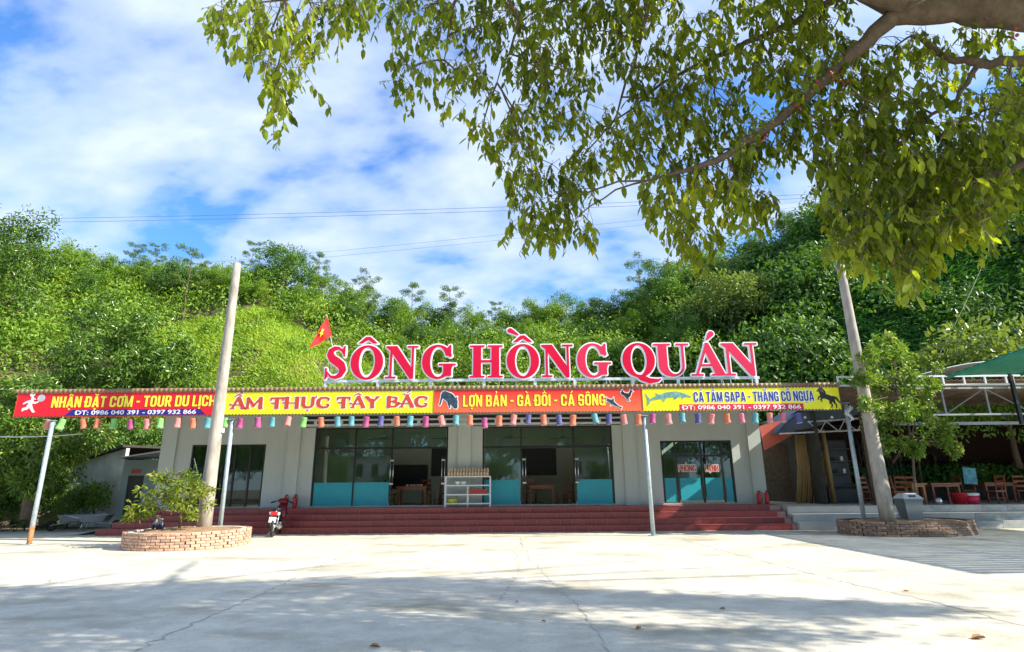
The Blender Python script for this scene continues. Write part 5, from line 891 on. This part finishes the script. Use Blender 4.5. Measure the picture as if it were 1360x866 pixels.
b = MB(); b.tube([q(36, 690, 22.5), q(42, 640, 22.6), q(48, 600, 22.8), q(40, 560, 23), q(22, 520, 23.4)], [.24, .19, .16, .13, .1], 10); b.tube([q(48, 600, 22.8), q(80, 565, 23), q(105, 545, 23.2)], [.09, .06, .04], 8); b.build('trunk', M['bark'], t)
tips = [Vector(q(22, 520, 23.4)), Vector(q(105, 545, 23.2)), Vector(q(80, 540, 23)), Vector(q(50, 520, 23.2)), Vector(q(5, 560, 23)), Vector(q(120, 580, 23.3)), Vector(q(20, 600, 22.6)), Vector(q(60, 640, 22.8))]
tips += [Vector(q(30, 570, 22.3)), Vector(q(70, 590, 22.4)), Vector(q(45, 640, 22.1)), Vector(q(95, 600, 22.8)), Vector(q(5, 620, 22.2))]; C_, d_ = crown_pts(tips, 6500, .8, .8); me = leaves('crown', C_-np.array(tuple(t.location)), d_*.7+rnd_dirs(len(C_), -.8)*.7, rnd_dirs(len(C_), .9), rng.uniform(.16, .28, len(C_)), .075, LF['gloss'], .2); part('crown', me, t)
b = MB()
for k in range(26):
    p = G(random.uniform(-10, 95), random.uniform(694, 703)); a = random.gauss(.2, .5); ln = random.uniform(.4, 1.6); b.tube([p+Vector((0, 0, .03)), p+Vector((math.cos(a)*ln, math.sin(a)*ln*.5, random.uniform(.02, .2)))], random.uniform(.012, .03), 5)
tag(b.build('dry_brushwood', M['bark']), 'dry sticks heaped along the left edge of the plaza', 'sticks', kind='stuff')
# ------------------------------------------------------------------ right side pavilion
rg = thing('right_terrace', 'grey concrete terrace with three low steps at the right', 'terrace', (17, 22, 0))
for k in range(3): MB().box(9.80+.002*k, 30, 20.75+.38*k, 31-.002*k, .25*k-.03, .25*(k+1)).build('step', M['conc'], rg)
tm_ = MB().box(-.44, .44, -.012, 0, .01, .24).mesh('stone_slab', mat('grey stone slab', (.34, .36, .36), .6, var=.35, scale=3, bump=.2))
for k in range(3):
    for j in range(14): 
        if (j*5+k*3) % 4 != 1: part('stone_slab', tm_, rg, (13.6+j*.9+.3*(k % 2), 20.749+.38*k, .25*k))
pv = thing('right_pavilion', 'dark open sided eating pavilion with steel trusses at the right', 'pavilion', (17, 22, 0))
TY = 19.45
def truss(x0, x1, z0, z1, y, m, step=.62, name='truss', diag=False):
    o = MB().box(x0, x1, y-.03, y+.03, z1-.06, z1).build(name, m, pv); MB().box(x0, x1, y-.03, y+.03, z0, z0+.06).build('chord', m, o); x = x0; k = 0
    while x <= x1:
        MB().box(x, x+.05, y-.025, y+.025, z0+.061, z1-.061).build('web', m, o)
        if diag and x+step <= x1: MB().bar((x+.03, y, z0+.05) if k % 2 else (x+.03, y, z1-.05), (x+step, y, z1-.05) if k % 2 else (x+step, y, z0+.05), .028).build('web', m, o)
        x += step; k += 1
truss(11.15, 17.0, 4.72, 5.08, TY, M['white'], .72); truss(17.15, 24, 4.72, 5.08, TY, M['white'], .72)
truss(13.2, 24, 3.72, 4.68, TY+.12, M['corrgrey'], 1.5, diag=True)
MB().box(13.0, 24, TY+.3, TY+.36, 3.42, 3.52).build('tie_beam', M['corrgrey'], pv)
corrsheet(11.75, 26, [(TY+.25, 4.95), (24.5, 4.35), (28.5, 4.3)], .2, .025).build('roof_sheet', M['corr'], pv)
for x in (17.06,): MB().box(x, x+.1, TY-.05, TY+.05, 3.4, 5.06).build('hanger', M['black'], pv)
for x, y in ((13.4, 22.2), (20.4, 21.9), (17.2, 27.6)): MB().tube([(x, y, .75), (x, y, 4.4)], .08, 10).build('timber_post', M['barkd'], pv)
for a_, b_ in (((15.9, 23.5, 3.0), (18.1, 23.4, 3.35)), ((15.2, 23.6, 2.3), (16.6, 23.5, 3.9)), ((17.3, 25.2, 1.4), (17.4, 25.2, 3.1))): MB().tube([a_, b_], .05, 7).build('branch_brace', M['bark'], pv)
MB().box(12.2, 27, 28.4, 28.5, .75, 4.4).build('back_wall', mat('dark red boards', (.03, .011, .009), .8, var=.3), pv)
MB().box(26, 26.1, 20, 28.4, .75, 4.6).build('side_wall', M['roofd'], pv); MB().box(12.2, 12.3, 23.4, 28.4, .75, 4.4).build('side_wall', M['roofd'], pv)  # side walls added to darken the pavilion inside
# vine on a low back fence
b = MB(); b.box(15, 26, 26.9, 27.0, .75, 1.5); b.build('low_wall', M['roofd'], pv)
n = 2600; C_ = np.stack([rng.uniform(14.8, 25.5, n), rng.uniform(26.5, 27.1, n), 1.5+rng.random(n)**1.5*.75], 1); o = bpy.data.objects.new('potted_greenery', leaves('potted_greenery', C_, rnd_dirs(n, .3), rnd_dirs(n, .5), .22, .1, LF['cliff'], .2)); COL.objects.link(o); tag(o, 'band of dark green plants along the back of the pavilion', 'plants', kind='stuff')
# green louvred roof
gr = thing('green_roof', 'green corrugated lean-to roof jutting out at the upper right', 'roof', (17, 16, 5))
def GP(u, v): # u along Y 0..1, v along X
    a = Vector((14.75, 19.3, 5.02)).lerp(Vector((16.9, 8.3, 6.45)), u); return a+Vector((v, 0, v*.03))
b = MB(); nst = 34
for k in range(nst):
    u0, u1 = k/nst, (k+.86)/nst; s = [GP(u0, 0), GP(u0, 9), GP(u1, 9)+Vector((0, 0, .02)), GP(u1, 0)+Vector((0, 0, .02))]; b = MB(); b.add(s+[p+Vector((0, 0, .015)) for p in s], [(0, 1, 2, 3), (4, 5, 6, 7), (0, 1, 5, 4), (1, 2, 6, 5), (2, 3, 7, 6), (3, 0, 4, 7)]); b.build('roof_strip', M['green'], gr)
for v in (.06, 2.6, 5.2, 8.2): MB().bar(GP(0, v)-Vector((0, 0, .06)), GP(1, v)-Vector((0, 0, .06)), .07).build('rafter', M['green'], gr)
for u in (.35, .97): p = GP(u, 8.0); MB().tube([(p.x, p.y, 0), (p.x, p.y, p.z-.08)], .07, 10).build('post', M['galv'], gr)
o = MB(); xs_ = np.linspace(0, 1, 9); V = []
for y in (20.2, 23):
    for t_ in xs_: V.append((14.3+3.6*t_, y, 5.15+.55*math.sin(t_*math.pi*.55)))
V2 = [(a_, b_, c_+.04) for a_, b_, c_ in V]; o.add(V+V2, [(i, i+1, 9+i+1, 9+i) for i in range(8)]+[(18+i, 18+i+1, 27+i+1, 27+i) for i in range(8)]+[(i, i+1, 18+i+1, 18+i) for i in range(8)], True); o.build('curved_sheet', M['corrgrey'], pv)
# curved blue awning, red sheet, bamboo curtain, folding gate
aw = thing('curved_awning', 'blue grey curved awning beside the right wall of the restaurant', 'awning', (12, 24, 3.5)); V = []; k_ = 12; zb_ = []
for y in (23.55, 26.5):
    for t_ in range(k_+1): s = t_/k_; V.append((10.75+3.4*s, y, 3.50+1.55*math.sin(s*math.pi/2)**.8 if s > 0 else 3.5))
V += [(a_, b_, c_+.03) for a_, b_, c_ in V]; n = k_+1; o = MB(); o.add(V, [(i, i+1, n+i+1, n+i) for i in range(k_)]+[(2*n+i, 2*n+i+1, 3*n+i+1, 3*n+i) for i in range(k_)]+[(i, i+1, 2*n+i+1, 2*n+i) for i in range(k_)], True); o.build('awning_sheet', M['awn'], aw)
b = MB(); b.add([(10.75, 23.54, 3.5)]+[(10.75+3.4*s/8, 23.54, 3.50+1.5*math.sin(s/8*math.pi/2)**.8) for s in range(1, 9)]+[(14.15, 23.54, 4.25), (12.2, 23.54, 3.72)], [tuple(range(11))]); b.build('end_panel', M['awn'], aw)
fr = MB(); fr.bar((10.8, 23.5, 3.48), (14.6, 23.5, 3.62), .05); fr.bar((12, 23.5, 3.95), (14.6, 23.5, 4.1), .05)
for k in range(4): x = 12+k*.75; fr.bar((x, 23.5, 3.96), (x+.45, 23.5, 3.56), .03); fr.bar((x+.45, 23.5, 3.56), (x+.75, 23.5, 4.0), .03)
fr.build('awning_frame', M['whitedirty'], aw)
for x in (11.45, 12.5, 13.1, 13.7): MB().lathe([(0, -.05), (.045, -.03), (.05, .01), (.02, .05), (0, .05)], (x*.97, 21.9, 3.95), 10).build('bulb', M['white'], aw)
rs = [P(1009, 566, 24.2), P(1075, 548, 24.2), P(1052, 578, 24.2), P(1016, 598, 24.2)]; b = MB(); b.add(rs+[p+Vector((0, .04, 0)) for p in rs], [(0, 1, 2, 3), (4, 5, 6, 7), (0, 1, 5, 4), (1, 2, 6, 5), (2, 3, 7, 6), (3, 0, 4, 7)])
tag(b.build('red_sheet', M['redsheet']), 'salmon red metal sheet between the restaurant corner and the blue awning', 'sheet')
cu = thing('bamboo_curtain', 'bundled tan bamboo curtain hanging beside the dark passage', 'curtain', (11.9, 24, .75))
for k in range(16): x = 11.75+k*.075; MB().tube([(x-.25, 24.3+.05*(k % 3), .76), (x, 24.3, 2.2), (x+.05-.02*k, 24.3, 3.5)], .036, 6).build('cane', M['bamboo'], cu)
MB().tube([(12.95, 24.2, .75), (12.9, 24.2, 3.7)], .10, 10).build('corner_post', M['bamboo'], cu); MB().box(10.4, 11.7, 24.9, 24.95, .9, 3.2).build('back_mat', M['barkd'], cu)
M['gatem'] = mat('dark gate steel', (.06, .065, .07), .5, .3)
ga = thing('folding_gate', 'black folding lattice gate behind the right canopy post', 'gate', (15, 24.6, .75))
for k in range(11):
    x = 14.3+k*.16; MB().bar((x, 24.2, .78), (x, 24.2, 3.3), .022).build('gate_bar', M['gatem'], ga)
    if k < 10:
        for j in range(5): z = .95+j*.48; MB().bar((x, 24.18, z), (x+.16, 24.18, z+.2), .014).build('lattice', M['gatem'], ga); MB().bar((x, 24.17, z+.2), (x+.16, 24.17, z), .014).build('lattice', M['gatem'], ga)
sg = thing('storage_shelves', 'dark storage shelves beside the bamboo curtain', 'shelves', (13.6, 24.8, .75))
for z in (1.4, 1.9, 2.4, 2.9): MB().box(13.0, 14.2, 24.6, 25.0, z, z+.04).build('shelf', M['gatem'], sg)
MB().box(12.98, 14.25, 25.02, 25.06, .75, 3.3).build('back_panel', M['dark'], sg); MB().box(12.97, 14.26, 24.55, 25.0, .76, 1.3).build('cabinet', M['dark'], sg)
n = 2400; C_ = np.stack([rng.uniform(15.5, 25.5, n), rng.uniform(20.6, 22.2, n), 4.25-rng.random(n)**1.6*1.1*(.6+.5*np.sin(rng.uniform(0, 20, n)))], 1); o = bpy.data.objects.new('hanging_vines', leaves('hanging_vines', C_, rnd_dirs(n, -1.2), rnd_dirs(n, .3), .20, .09, LF['hilld'], .2)); COL.objects.link(o); tag(o, 'dark leafy vines hanging under the pavilion roof', 'vines', kind='stuff')
for x, z, lb in ((13.75, 1.94, 'lower small white box on the dark storage shelves'), (13.72, 2.44, 'upper small white box on the dark storage shelves')): tag(MB().box(x, x+.1, 24.62, 24.75, z, z+.18).build('white_box', M['white']), lb, 'box')
# pavilion furniture
TZ = .75
table(16.75, 23.4, 'dark table in the pavilion behind the red tub', 1.2, .8, 'wood', TZ); table(19.5, 24.2, 'dark table at the far right of the pavilion', 1.3, .8, 'wood', TZ)
p = P(1258, 668, 22.8); t = thing('red_tub', 'red plastic tub standing on the terrace', 'tub', (p.x+.2, 22.4, TZ)); MB().lathe([(0, 0), (.22, 0), (.27, .38), (.28, .40), (.25, .40), (.2, .03), (0, .03)], (p.x+.2, 22.4, TZ), 16).build('tub_body', M['redplastic'], t)
t = thing('drum', 'red drum with a white lid right of the red tub', 'drum', (17.1, 22.4, TZ)); MB().lathe([(0, 0), (.26, 0), (.28, .3), (0, .3)], (17.1, 22.4, TZ), 16).build('drum_body', M['crimson'], t); MB().lathe([(.29, .301), (.3, .38), (.2, .40), (0, .40)], (17.1, 22.4, TZ), 16).build('lid', M['white'], t)
t = thing('picture_board', 'small blue picture standing on the table in the pavilion', 'picture', (16.9, 23.6, TZ+.77)); p = P(1288, 632, 23.6); MB().obox((p.x, 23.6, p.z), (.52, .03, .62), Matrix.Rotation(.08, 3, 'Y')).build('print', M['poster'], t); MB().obox((p.x, 23.64, p.z), (.56, .03, .66), Matrix.Rotation(.08, 3, 'Y')).build('backing', M['dark'], t); MB().tube([(p.x, 23.7, TZ+.76), (p.x, 23.65, p.z)], .015, 6).build('prop', M['wood'], t)
tag(MB().lathe([(0, 0), (.1, 0), (.13, .1), (.12, .2), (.05, .26), (0, .26)], (15.6, 22.0, TZ), 12).build('kettle', M['steel']), 'small steel kettle on the terrace floor left of the red tub', 'kettle')
tag(MB().box(20.1, 20.45, 22.8, 23.1, TZ, TZ+.3).build('green_crate', M['green']), 'small green crate on the terrace at the far right', 'crate')
# white items at foot of right pole
b = MB(); b.lathe([(0, 0), (.12, 0), (.1, .12), (.05, .2), (0, .2)], (10.9, 19.7, 0), 9); b.lathe([(0, 0), (.1, 0), (.11, .1), (0, .16)], (10.7, 19.75, .0), 9); b.v = [(x_, y_, z_+.3) for x_, y_, z_ in b.v]
# chairs
chair(-3.25, 24.7, -1.57, 'wooden chair right of the table in the left doorway'); chair(-2.95, 25.9, -1.4, 'wooden chair deeper inside the left doorway'); chair(2.0, 24.6, -1.57, 'wooden chair right of the table in the right doorway')
chair(2.9, 26.4, -1.57, 'first of three wooden chairs in the shade deep in the right doorway', FZ); chair(3.3, 25.6, -1.57, 'wooden chair behind the right frosted pane'); chair(2.35, 25.6, -1.5, 'wooden chair half hidden at the right side of the right doorway')
chair(-3.6, 25.4, 2.8, 'wooden chair behind the table in the left doorway'); chair(.75, 25.3, 3.2, 'wooden chair behind the table in the right doorway'); chair(-5.1, 24.7, 1.57, 'wooden chair behind the left frosted pane beside the table')
chair(14.4, 22.3, 1.35, 'reddish wooden chair on the terrace behind the planter tree', TZ); chair(18.2, 22.5, -1.45, 'wooden chair on the terrace right of the white lidded drum', TZ); chair(15.3, 23.6, 2.8, 'wooden chair behind the red tub', TZ); chair(13.9, 23.2, .4, 'wooden chair in the shade behind the litter bin', TZ); chair(16.2, 24.4, 3.0, 'wooden chair behind the dark pavilion table', TZ); chair(19.9, 23.3, -.5, 'wooden chair before the far right pavilion table', TZ); chair(18.6, 24.6, 1.6, 'wooden chair at the far right pavilion table', TZ)
table(15.15, 22.5, 'small orange brown table beside the reddish terrace chair', .6, .6, 'woodlt', TZ)
# rocks in place of loose bag at right planter
tag(MB().lathe([(0, 0), (.13, .02), (.15, .12), (.08, .22), (0, .24)], (10.72, 19.9, 0), 8).build('plastic_bag', M['white']), 'crumpled white plastic bag at the left foot of the right planter', 'bag')
# ------------------------------------------------------------------ cables
def cable(a, c, sag, r, m, lab, nm='power_line'):
    a, c = Vector(a), Vector(c); pts = [a.lerp(c, k/24)-Vector((0, 0, sag*4*(k/24)*(1-k/24))) for k in range(25)]; tag(MB().tube(pts, r, 5).build(nm, m), lab, 'cable')
wl = mat('distant power line', (.16, .19, .26), .7)
for (y0_, y1_, yl) in ((286, 262, 'upper of the two long power lines crossing the sky'), (291, 267, 'lower of the two long power lines crossing the sky')): a = P(0, y0_, 60); c = P(680, y1_, 60); d = c-a; cable(a-d*.3, c+d*1.3, 1.2, .022, wl, yl)
for (y0_, y1_, yl) in ((330, 283, 'upper thin power line lower in the sky'), (337, 290, 'lower thin power line lower in the sky')): a = P(400, y0_, 58); c = P(860, y1_, 58); d = c-a; cable(a-d*.9, c+d*1.0, .8, .014, wl, yl)
cable(P(-60, 577, 20), P(110, 576, 21), .1, .02, M['cable'], 'pale cable running behind the left canopy post', 'cable'); cable(P(1330, 290, 30), P(1195, 560, 27), .5, .011, M['pole'], 'pale cable slanting down the dark right hill', 'cable')
# ------------------------------------------------------------------ overhanging fig tree
ft = thing('fig_tree', 'large spreading fig tree whose limb and leaves overhang the plaza', 'tree', (9.2, 3.6, 0))
b = MB(); b.tube([(9.2, 3.6, -.1), (9.0, 3.7, 1.5), (8.7, 3.9, 3.2), (8.3, 4.1, 4.8), (7.7, 4.3, 6.3), (7.6, 4.5, 9), (7.9, 4.9, 12)], [.48, .38, .34, .30, .26, .17, .08], 14); b.build('trunk', M['bark'], ft)
BR = []
def branch(pts, rs, nm='branch', n=9):
    pts = [Vector(p) for p in pts]; o = []
    for i in range(len(pts)-1):
        for k in range(4): t_ = k/4; o.append((pts[i].lerp(pts[i+1], t_)+Vector((random.gauss(0, .012), random.gauss(0, .012), random.gauss(0, .012))), rs[i]*(1-t_)+rs[i+1]*t_))
    o.append((pts[-1], rs[-1])); MB().tube([a[0] for a in o], [a[1] for a in o], n).build(nm, M['bark'], ft); BR.extend(a[0] for a in o)
branch([(8.35, 4.1, 4.9), P(1480, 30, 4.6), P(1360, 16, 4.8), P(1270, 12, 5.0), P(1185, 20, 5.1)], [.26, .21, .18, .155, .11], 'limb', 14)
branch([P(1190, 20, 5.1), P(1140, 65, 5.2), P(1090, 112, 5.3), P(1035, 160, 5.4), P(990, 192, 5.5), P(940, 218, 5.6), P(860, 240, 5.7)], [.10, .075, .06, .05, .045, .035, .01])
branch([P(1190, 15, 5.1), P(1130, -10, 5.4), P(1030, 40, 5.8), P(950, 75, 6.2), P(880, 110, 6.5), P(800, 175, 6.7)], [.08, .05, .035, .03, .02, .008])
branch([P(1200, 10, 5.0), P(1050, -50, 4.9), P(850, -60, 4.8), P(650, -60, 4.7), P(480, -40, 4.7), P(380, 0, 4.7)], [.10, .07, .055, .04, .025, .01])
branch([P(850, -60, 4.8), P(860, 20, 5.6), P(840, 90, 6.2), P(810, 170, 6.6)], [.04, .025, .02, .008]); branch([P(650, -60, 4.7), P(600, 10, 5.5), P(590, 80, 5.8)], [.03, .018, .006]); branch([P(650, -60, 4.7), P(690, 30, 5.6), P(660, 110, 5.9)], [.03, .018, .006])
branch([P(1470, 70, 4.6), P(1360, 82, 4.9), P(1300, 84, 5.1), P(1262, 78, 5.2), P(1210, 48, 5.4)], [.07, .055, .045, .035, .015]); branch([P(1300, 84, 5.1), P(1270, 135, 5.3), P(1210, 170, 5.5), P(1170, 210, 5.8)], [.03, .022, .015, .006])
branch([P(1480, 170, 4.8), P(1360, 218, 5.0), P(1300, 242, 5.2), P(1250, 240, 5.4), P(1180, 225, 5.6)], [.055, .042, .03, .018, .006]); branch([P(1310, 240, 5.2), P(1306, 180, 5.1), P(1304, 120, 5.1)], [.012, .01, .006])
branch([P(1470, 70, 4.6), P(1420, 150, 4.7), P(1390, 210, 4.9)], [.06, .05, .04])
branch([(7.7, 4.4, 7.5), (5, 5.5, 10.2), (2, 6.5, 11.5)], [.14, .08, .03]); branch([(7.6, 4.5, 9), (9.5, 7, 11.5), (10, 9, 12.5)], [.12, .07, .03]); branch([(7.9, 4.9, 12), (6, 7, 13), (3, 8.5, 13.2)], [.07, .05, .02])
# clumps: (px, py, depth, rx px, ry px, number of twigs)
CL = [(330, 30, 4.8, 55, 40, 26), (350, 85, 4.9, 35, 45, 12), (370, 140, 5.0, 26, 36, 8), (420, 40, 4.8, 45, 45, 18), (400, 90, 5.0, 35, 40, 10), (480, 15, 5.0, 60, 25, 22), (560, 30, 5.8, 50, 40, 28), (545, 110, 6.0, 40, 45, 18), (610, 60, 5.8, 50, 55, 34), (620, 130, 6.0, 40, 35, 14), (660, 20, 5.6, 40, 35, 18),
 (700, 60, 5.9, 50, 60, 36), (740, 130, 6.1, 55, 60, 42), (690, 200, 6.2, 35, 55, 26), (720, 260, 6.3, 50, 45, 30), (705, 310, 6.3, 38, 28, 16), (765, 308, 6.3, 26, 18, 9), (790, 60, 6.0, 55, 55, 36), (800, 190, 6.3, 50, 50, 24), (770, 235, 6.3, 35, 35, 14),
 (870, 40, 5.9, 50, 45, 26), (870, 110, 6.2, 50, 45, 28), (860, 200, 6.0, 45, 35, 22), (900, 265, 6.0, 55, 50, 40), (925, 320, 6.0, 38, 32, 18), (960, 220, 5.9, 50, 50, 36), (985, 275, 5.9, 40, 38, 24), (950, 150, 6.0, 55, 45, 34), (940, 70, 6.0, 50, 45, 30), (1020, 90, 5.8, 45, 45, 30), (1020, 200, 5.8, 45, 40, 26), (1040, 30, 5.7, 55, 35, 26),
 (1100, 200, 5.6, 45, 45, 32), (1095, 60, 5.5, 45, 40, 22), (1150, 150, 5.6, 55, 45, 34), (1130, 260, 5.7, 55, 50, 46), (1190, 250, 5.7, 55, 50, 46), (1140, 325, 5.7, 42, 38, 28), (1205, 320, 5.6, 50, 42, 38), (1205, 365, 5.6, 28, 22, 13), (1250, 280, 5.5, 50, 48, 34), (1300, 270, 5.4, 40, 45, 26), (1300, 310, 5.3, 25, 18, 8), (1230, 200, 5.5, 55, 45, 36), (1300, 170, 5.2, 50, 50, 22), (1340, 120, 5.1, 35, 45, 12), (1250, 110, 5.4, 45, 40, 16), (1345, 210, 5.1, 25, 40, 12), (1180, 90, 5.5, 40, 35, 12), (1420, 200, 5, 60, 60, 25), (1080, 5, 5.3, 50, 25, 18), (1130, 95, 5.6, 45, 40, 22), (1225, 70, 5.6, 45, 25, 14), (1300, 60, 5.3, 45, 25, 12), (1340, 160, 5.0, 30, 40, 14), (1000, 5, 5.6, 60, 25, 22), (820, 5, 5.6, 60, 25, 24), (750, 15, 5.7, 50, 30, 22), (1060, 130, 5.6, 45, 45, 26), (1180, 150, 5.7, 50, 45, 22), (880, 160, 6.1, 45, 40, 20), (640, 190, 6.1, 22, 25, 7), (1290, 215, 5.3, 60, 35, 26), (1160, 205, 5.7, 50, 35, 22)]
LC_, LA_, LN_, LL_ = [], [], [], []; tw_b = MB(); BRn = np.array([tuple(p) for p in BR])
def strand(p, ln, lsz):
    d = Vector((random.gauss(0, .5), random.gauss(0, .5), -1)).normalized(); n = max(4, int(ln/.042)); pts = [p]; c = p.copy()
    for i in range(n):
        d = (d+Vector((random.gauss(0, .12), random.gauss(0, .12), -.05))).normalized(); c = c+d*(ln/n); pts.append(c.copy())
        a = random.random()*6.28; out_ = Vector((math.cos(a), math.sin(a), 0)); ax = (out_*random.uniform(.25, .8)+Vector((0, 0, -1))*random.uniform(.5, 1.1)).normalized()
        LC_.append(tuple(c)); LA_.append(tuple(ax)); nn = out_+Vector((random.gauss(0, .5), random.gauss(0, .5), random.gauss(.4, .5))); LN_.append(tuple(nn)); LL_.append(lsz*random.uniform(.45, 1.25))
    tw_b.tube(pts[::3]+[pts[-1]], .003, 3, False)
def bowed(a, c, r0, r1, n=5):
    L_ = (c-a).length; pts = [a.lerp(c, k/n)+Vector((0, 0, .35*L_*(k/n)*(1-k/n)))+Vector((random.gauss(0, .02), random.gauss(0, .02), 0))*(L_ if 0 < k < n else 0) for k in range(n+1)]; tw_b.tube(pts, [r0+(r1-r0)*k/n for k in range(n+1)], 5, False); return pts
for px, py, Y, rx, ry, n in CL:
    cpt = P(px, py-18, Y); k = int(np.argmin(((BRn-np.array(tuple(cpt)))**2).sum(1))); sp = bowed(Vector(BRn[k]), cpt, .013, .007); subs = list(sp[2:]); m_n = max(2, n//5)
    for _ in range(m_n):
        a = random.random()*6.28; r = random.uniform(.5, 1); e_ = P(px+rx*.8*r*math.cos(a), py-20+ry*.75*r*math.sin(a), Y+random.gauss(0, .35)); subs += bowed(random.choice(sp[2:]), e_, .006, .003, 4)[1:]
    for _ in range(int(n*(2.0 if px < 650 else 2.3 if px < 1070 else 2.0))):
        a = random.random()*6.28; r = random.random()**.5; p = P(px+rx*r*math.cos(a), py-16+ry*r*math.sin(a), Y+random.gauss(0, .32)); s_ = min(subs, key=lambda w: (w-p).length)
        if (s_-p).length > .16: p = s_.lerp(p, .75); tw_b.tube([s_, p], .003, 3, False); subs.append(p)
        strand(p, random.uniform(.12, .36), .128)
nv = len(LC_)
C_, A_, N_, l_ = map(np.array, (LC_, LA_, LN_, LL_)); dist = np.linalg.norm(C_-np.array([0, 0, 1.55]), axis=1); 
Rm = np.array(CR.transposed()); cc = (C_-np.array([0, 0, 1.55])) @ Rm.T; upx = 680+FPX*cc[:, 0]/-cc[:, 2]; vpx = 433-FPX*cc[:, 1]/-cc[:, 2]; vis = (upx > 0) & (upx < 1360) & (vpx > 0) & (vpx < 866)
order = np.argsort(np.where(vis, -l_/dist, 9)); big = order[:300]; rest = np.setdiff1d(np.arange(nv), big)
Z1 = leaves('leaf', np.zeros((1, 3)), np.array([[0, 0, -1.]]), np.array([[0, -1., 0]]), 1.0, .46, LF['near'], .12)
for i in big:
    ax = Vector(A_[i]).normalized(); nn = Vector(N_[i]); s_ = ax.cross(nn).normalized(); u_ = s_.cross(ax); # local: -Z axis = ax, side = (0,0,-1)x(0,-1,0) = (-1,0,0)
    mt = Matrix((-s_, -u_, -ax)).transposed(); o = part('leaf', Z1, ft, Vector(C_[i])); o.rotation_euler = mt.to_euler(); o.scale = (l_[i],)*3
me = leaves('foliage', C_[rest]-np.array(tuple(ft.location)), A_[rest], N_[rest], l_[rest], l_[rest]*.46, LF['near'], .12); o = part('foliage', me, ft); o['kind'] = 'stuff'
o = tw_b.build('twigs', M['bark'], ft); o['kind'] = 'stuff'
# the rest of the crown, above and beside the view
n = 34000; k = 310; xg = rng.uniform(-12, 5, k); yg = rng.uniform(6.8, 10.6, k); yg = np.where((xg > -7.5) & (yg < 8.1), rng.uniform(8.1, 10.5, k), yg); yg = np.where(xg > 0, np.minimum(yg, 9.3-.3*xg+rng.normal(size=k)*.2), yg); near_ = rng.random(k) < .3; yg = np.where(near_, rng.uniform(5.9, 7.6, k), yg); xg = np.where(near_, xg*.72, xg); yu = (yg-1.15)/1.38; hu = yu+2.6+rng.uniform(0, 1.1, k); cen = np.stack([xg+1.37*hu, yu, hu], 1)
for k in range(9): x = 6.5+k*2; branch([(7.8+.3*k, 4.8, 11.2), ((7.8+x)/2+.5, 5.5, 12.2), (x, 6.2+(k*1.7) % 2.6, 11.6)], [.07, .05, .02])
i = rng.integers(0, len(cen), n)
C2 = cen[i]+rng.normal(size=(n, 3))*np.array([.40, .20, .20]); me = leaves('upper_foliage', C2-np.array(tuple(ft.location)), rnd_dirs(n, -.9), rnd_dirs(n), .15, .07, LF['near'], .12); o = part('upper_foliage', me, ft); o['kind'] = 'stuff'
b = MB()
for p in (P(1085, 118, 5.25), P(1100, 108, 5.2), P(1060, 145, 5.3), P(1112, 112, 5.15), P(1010, 185, 5.4), P(1343, 52, 4.7)):
    for k in range(3): b.lathe([(0, -.018), (.014, -.012), (.018, 0), (.012, .014), (0, .018)], p+Vector((random.gauss(0, .03), random.gauss(0, .03)-.05, random.gauss(0, .03))), 7)
o = b.build('ripe_figs', M['fig'], ft); o['kind'] = 'stuff'; b = MB()
for k in range(150):
    t_ = random.random(); p = P(1150-190*t_, 60+145*t_, 5.2+.3*t_); b.lathe([(0, -.016), (.013, -.01), (.016, 0), (.01, .013), (0, .016)], p+Vector((random.gauss(0, .06), random.gauss(0, .06), random.gauss(0, .05))), 6)
o = b.build('green_figs', M['figg'], ft); o['kind'] = 'stuff'
# fallen leaves
for px, py, s_, lb in ((1310, 849, .16, 'large curled dead leaf at the lower right of the plaza'), (852, 835, .10, 'yellowish dead leaf in the dappled shade near the middle'), (490, 860, .12, 'brown dead leaf at the bottom edge left of the middle'), (964, 810, .08, 'small dead leaf in the middle right of the plaza'), (1200, 786, .08, 'small dead leaf by the long right crack'), (684, 800, .07, 'tiny dead leaf in the shade near the centre crack'), (68, 772, .10, 'small dead leaf on the left of the plaza'), (725, 827, .07, 'tiny curled dead leaf right of the centre crack')):
    p = G(px, py); me = leaves('fallen_leaf', np.zeros((1, 3)), np.array([[math.cos(px), math.sin(px), .05]]), np.array([[0, 0, 1.]]), s_, s_*.5, M['deadleaf'], .35); o = part('fallen_leaf', me, None, (p.x, p.y, .012)); tag(o, lb, 'leaf')
# buildings and trees across the road, mirrored in the glass
def farhouse(x0, x1, y, h, lab):
    t = thing('white_house', lab, 'building', ((x0+x1)/2, y, 0)); MB().box(x0, x1, y-8, y, 0, h).build('wall', M['far'], t); MB().box(x0-.3, x1+.3, y-8.2, y+.3, h+.001, h+.25).build('roof', M['corrgrey'], t); x = x0+1
    while x < x1-1: MB().box(x, x+.8, y+.002, y+.06, h-2.2, h-.7).build('window', M['dark'], t); x += 1.9
farhouse(-24, -8, -26, 4.9, 'white house across the road to the left, seen only mirrored'); farhouse(3, 22, -28, 5.1, 'white house across the road to the right, seen only mirrored')
for k in range(14): tree('dark', -50+k*6.0, -21+2*(k % 2), .55+.12*(k % 3)+(.7 if k < 5 else 0), 'roadside tree opposite the restaurant behind the viewer', 'roadside trees opposite', 0)  # left ones made taller to darken the leftmost window's reflection
for k in range(10): tree('dark', -62+k*10, -38-2*(k % 2), 2.3+.2*(k % 3), 'unseen tall tree added behind the white houses across the road', 'added tall trees across the road', 0)  # unseen trees added to darken the sky mirrored in the glass
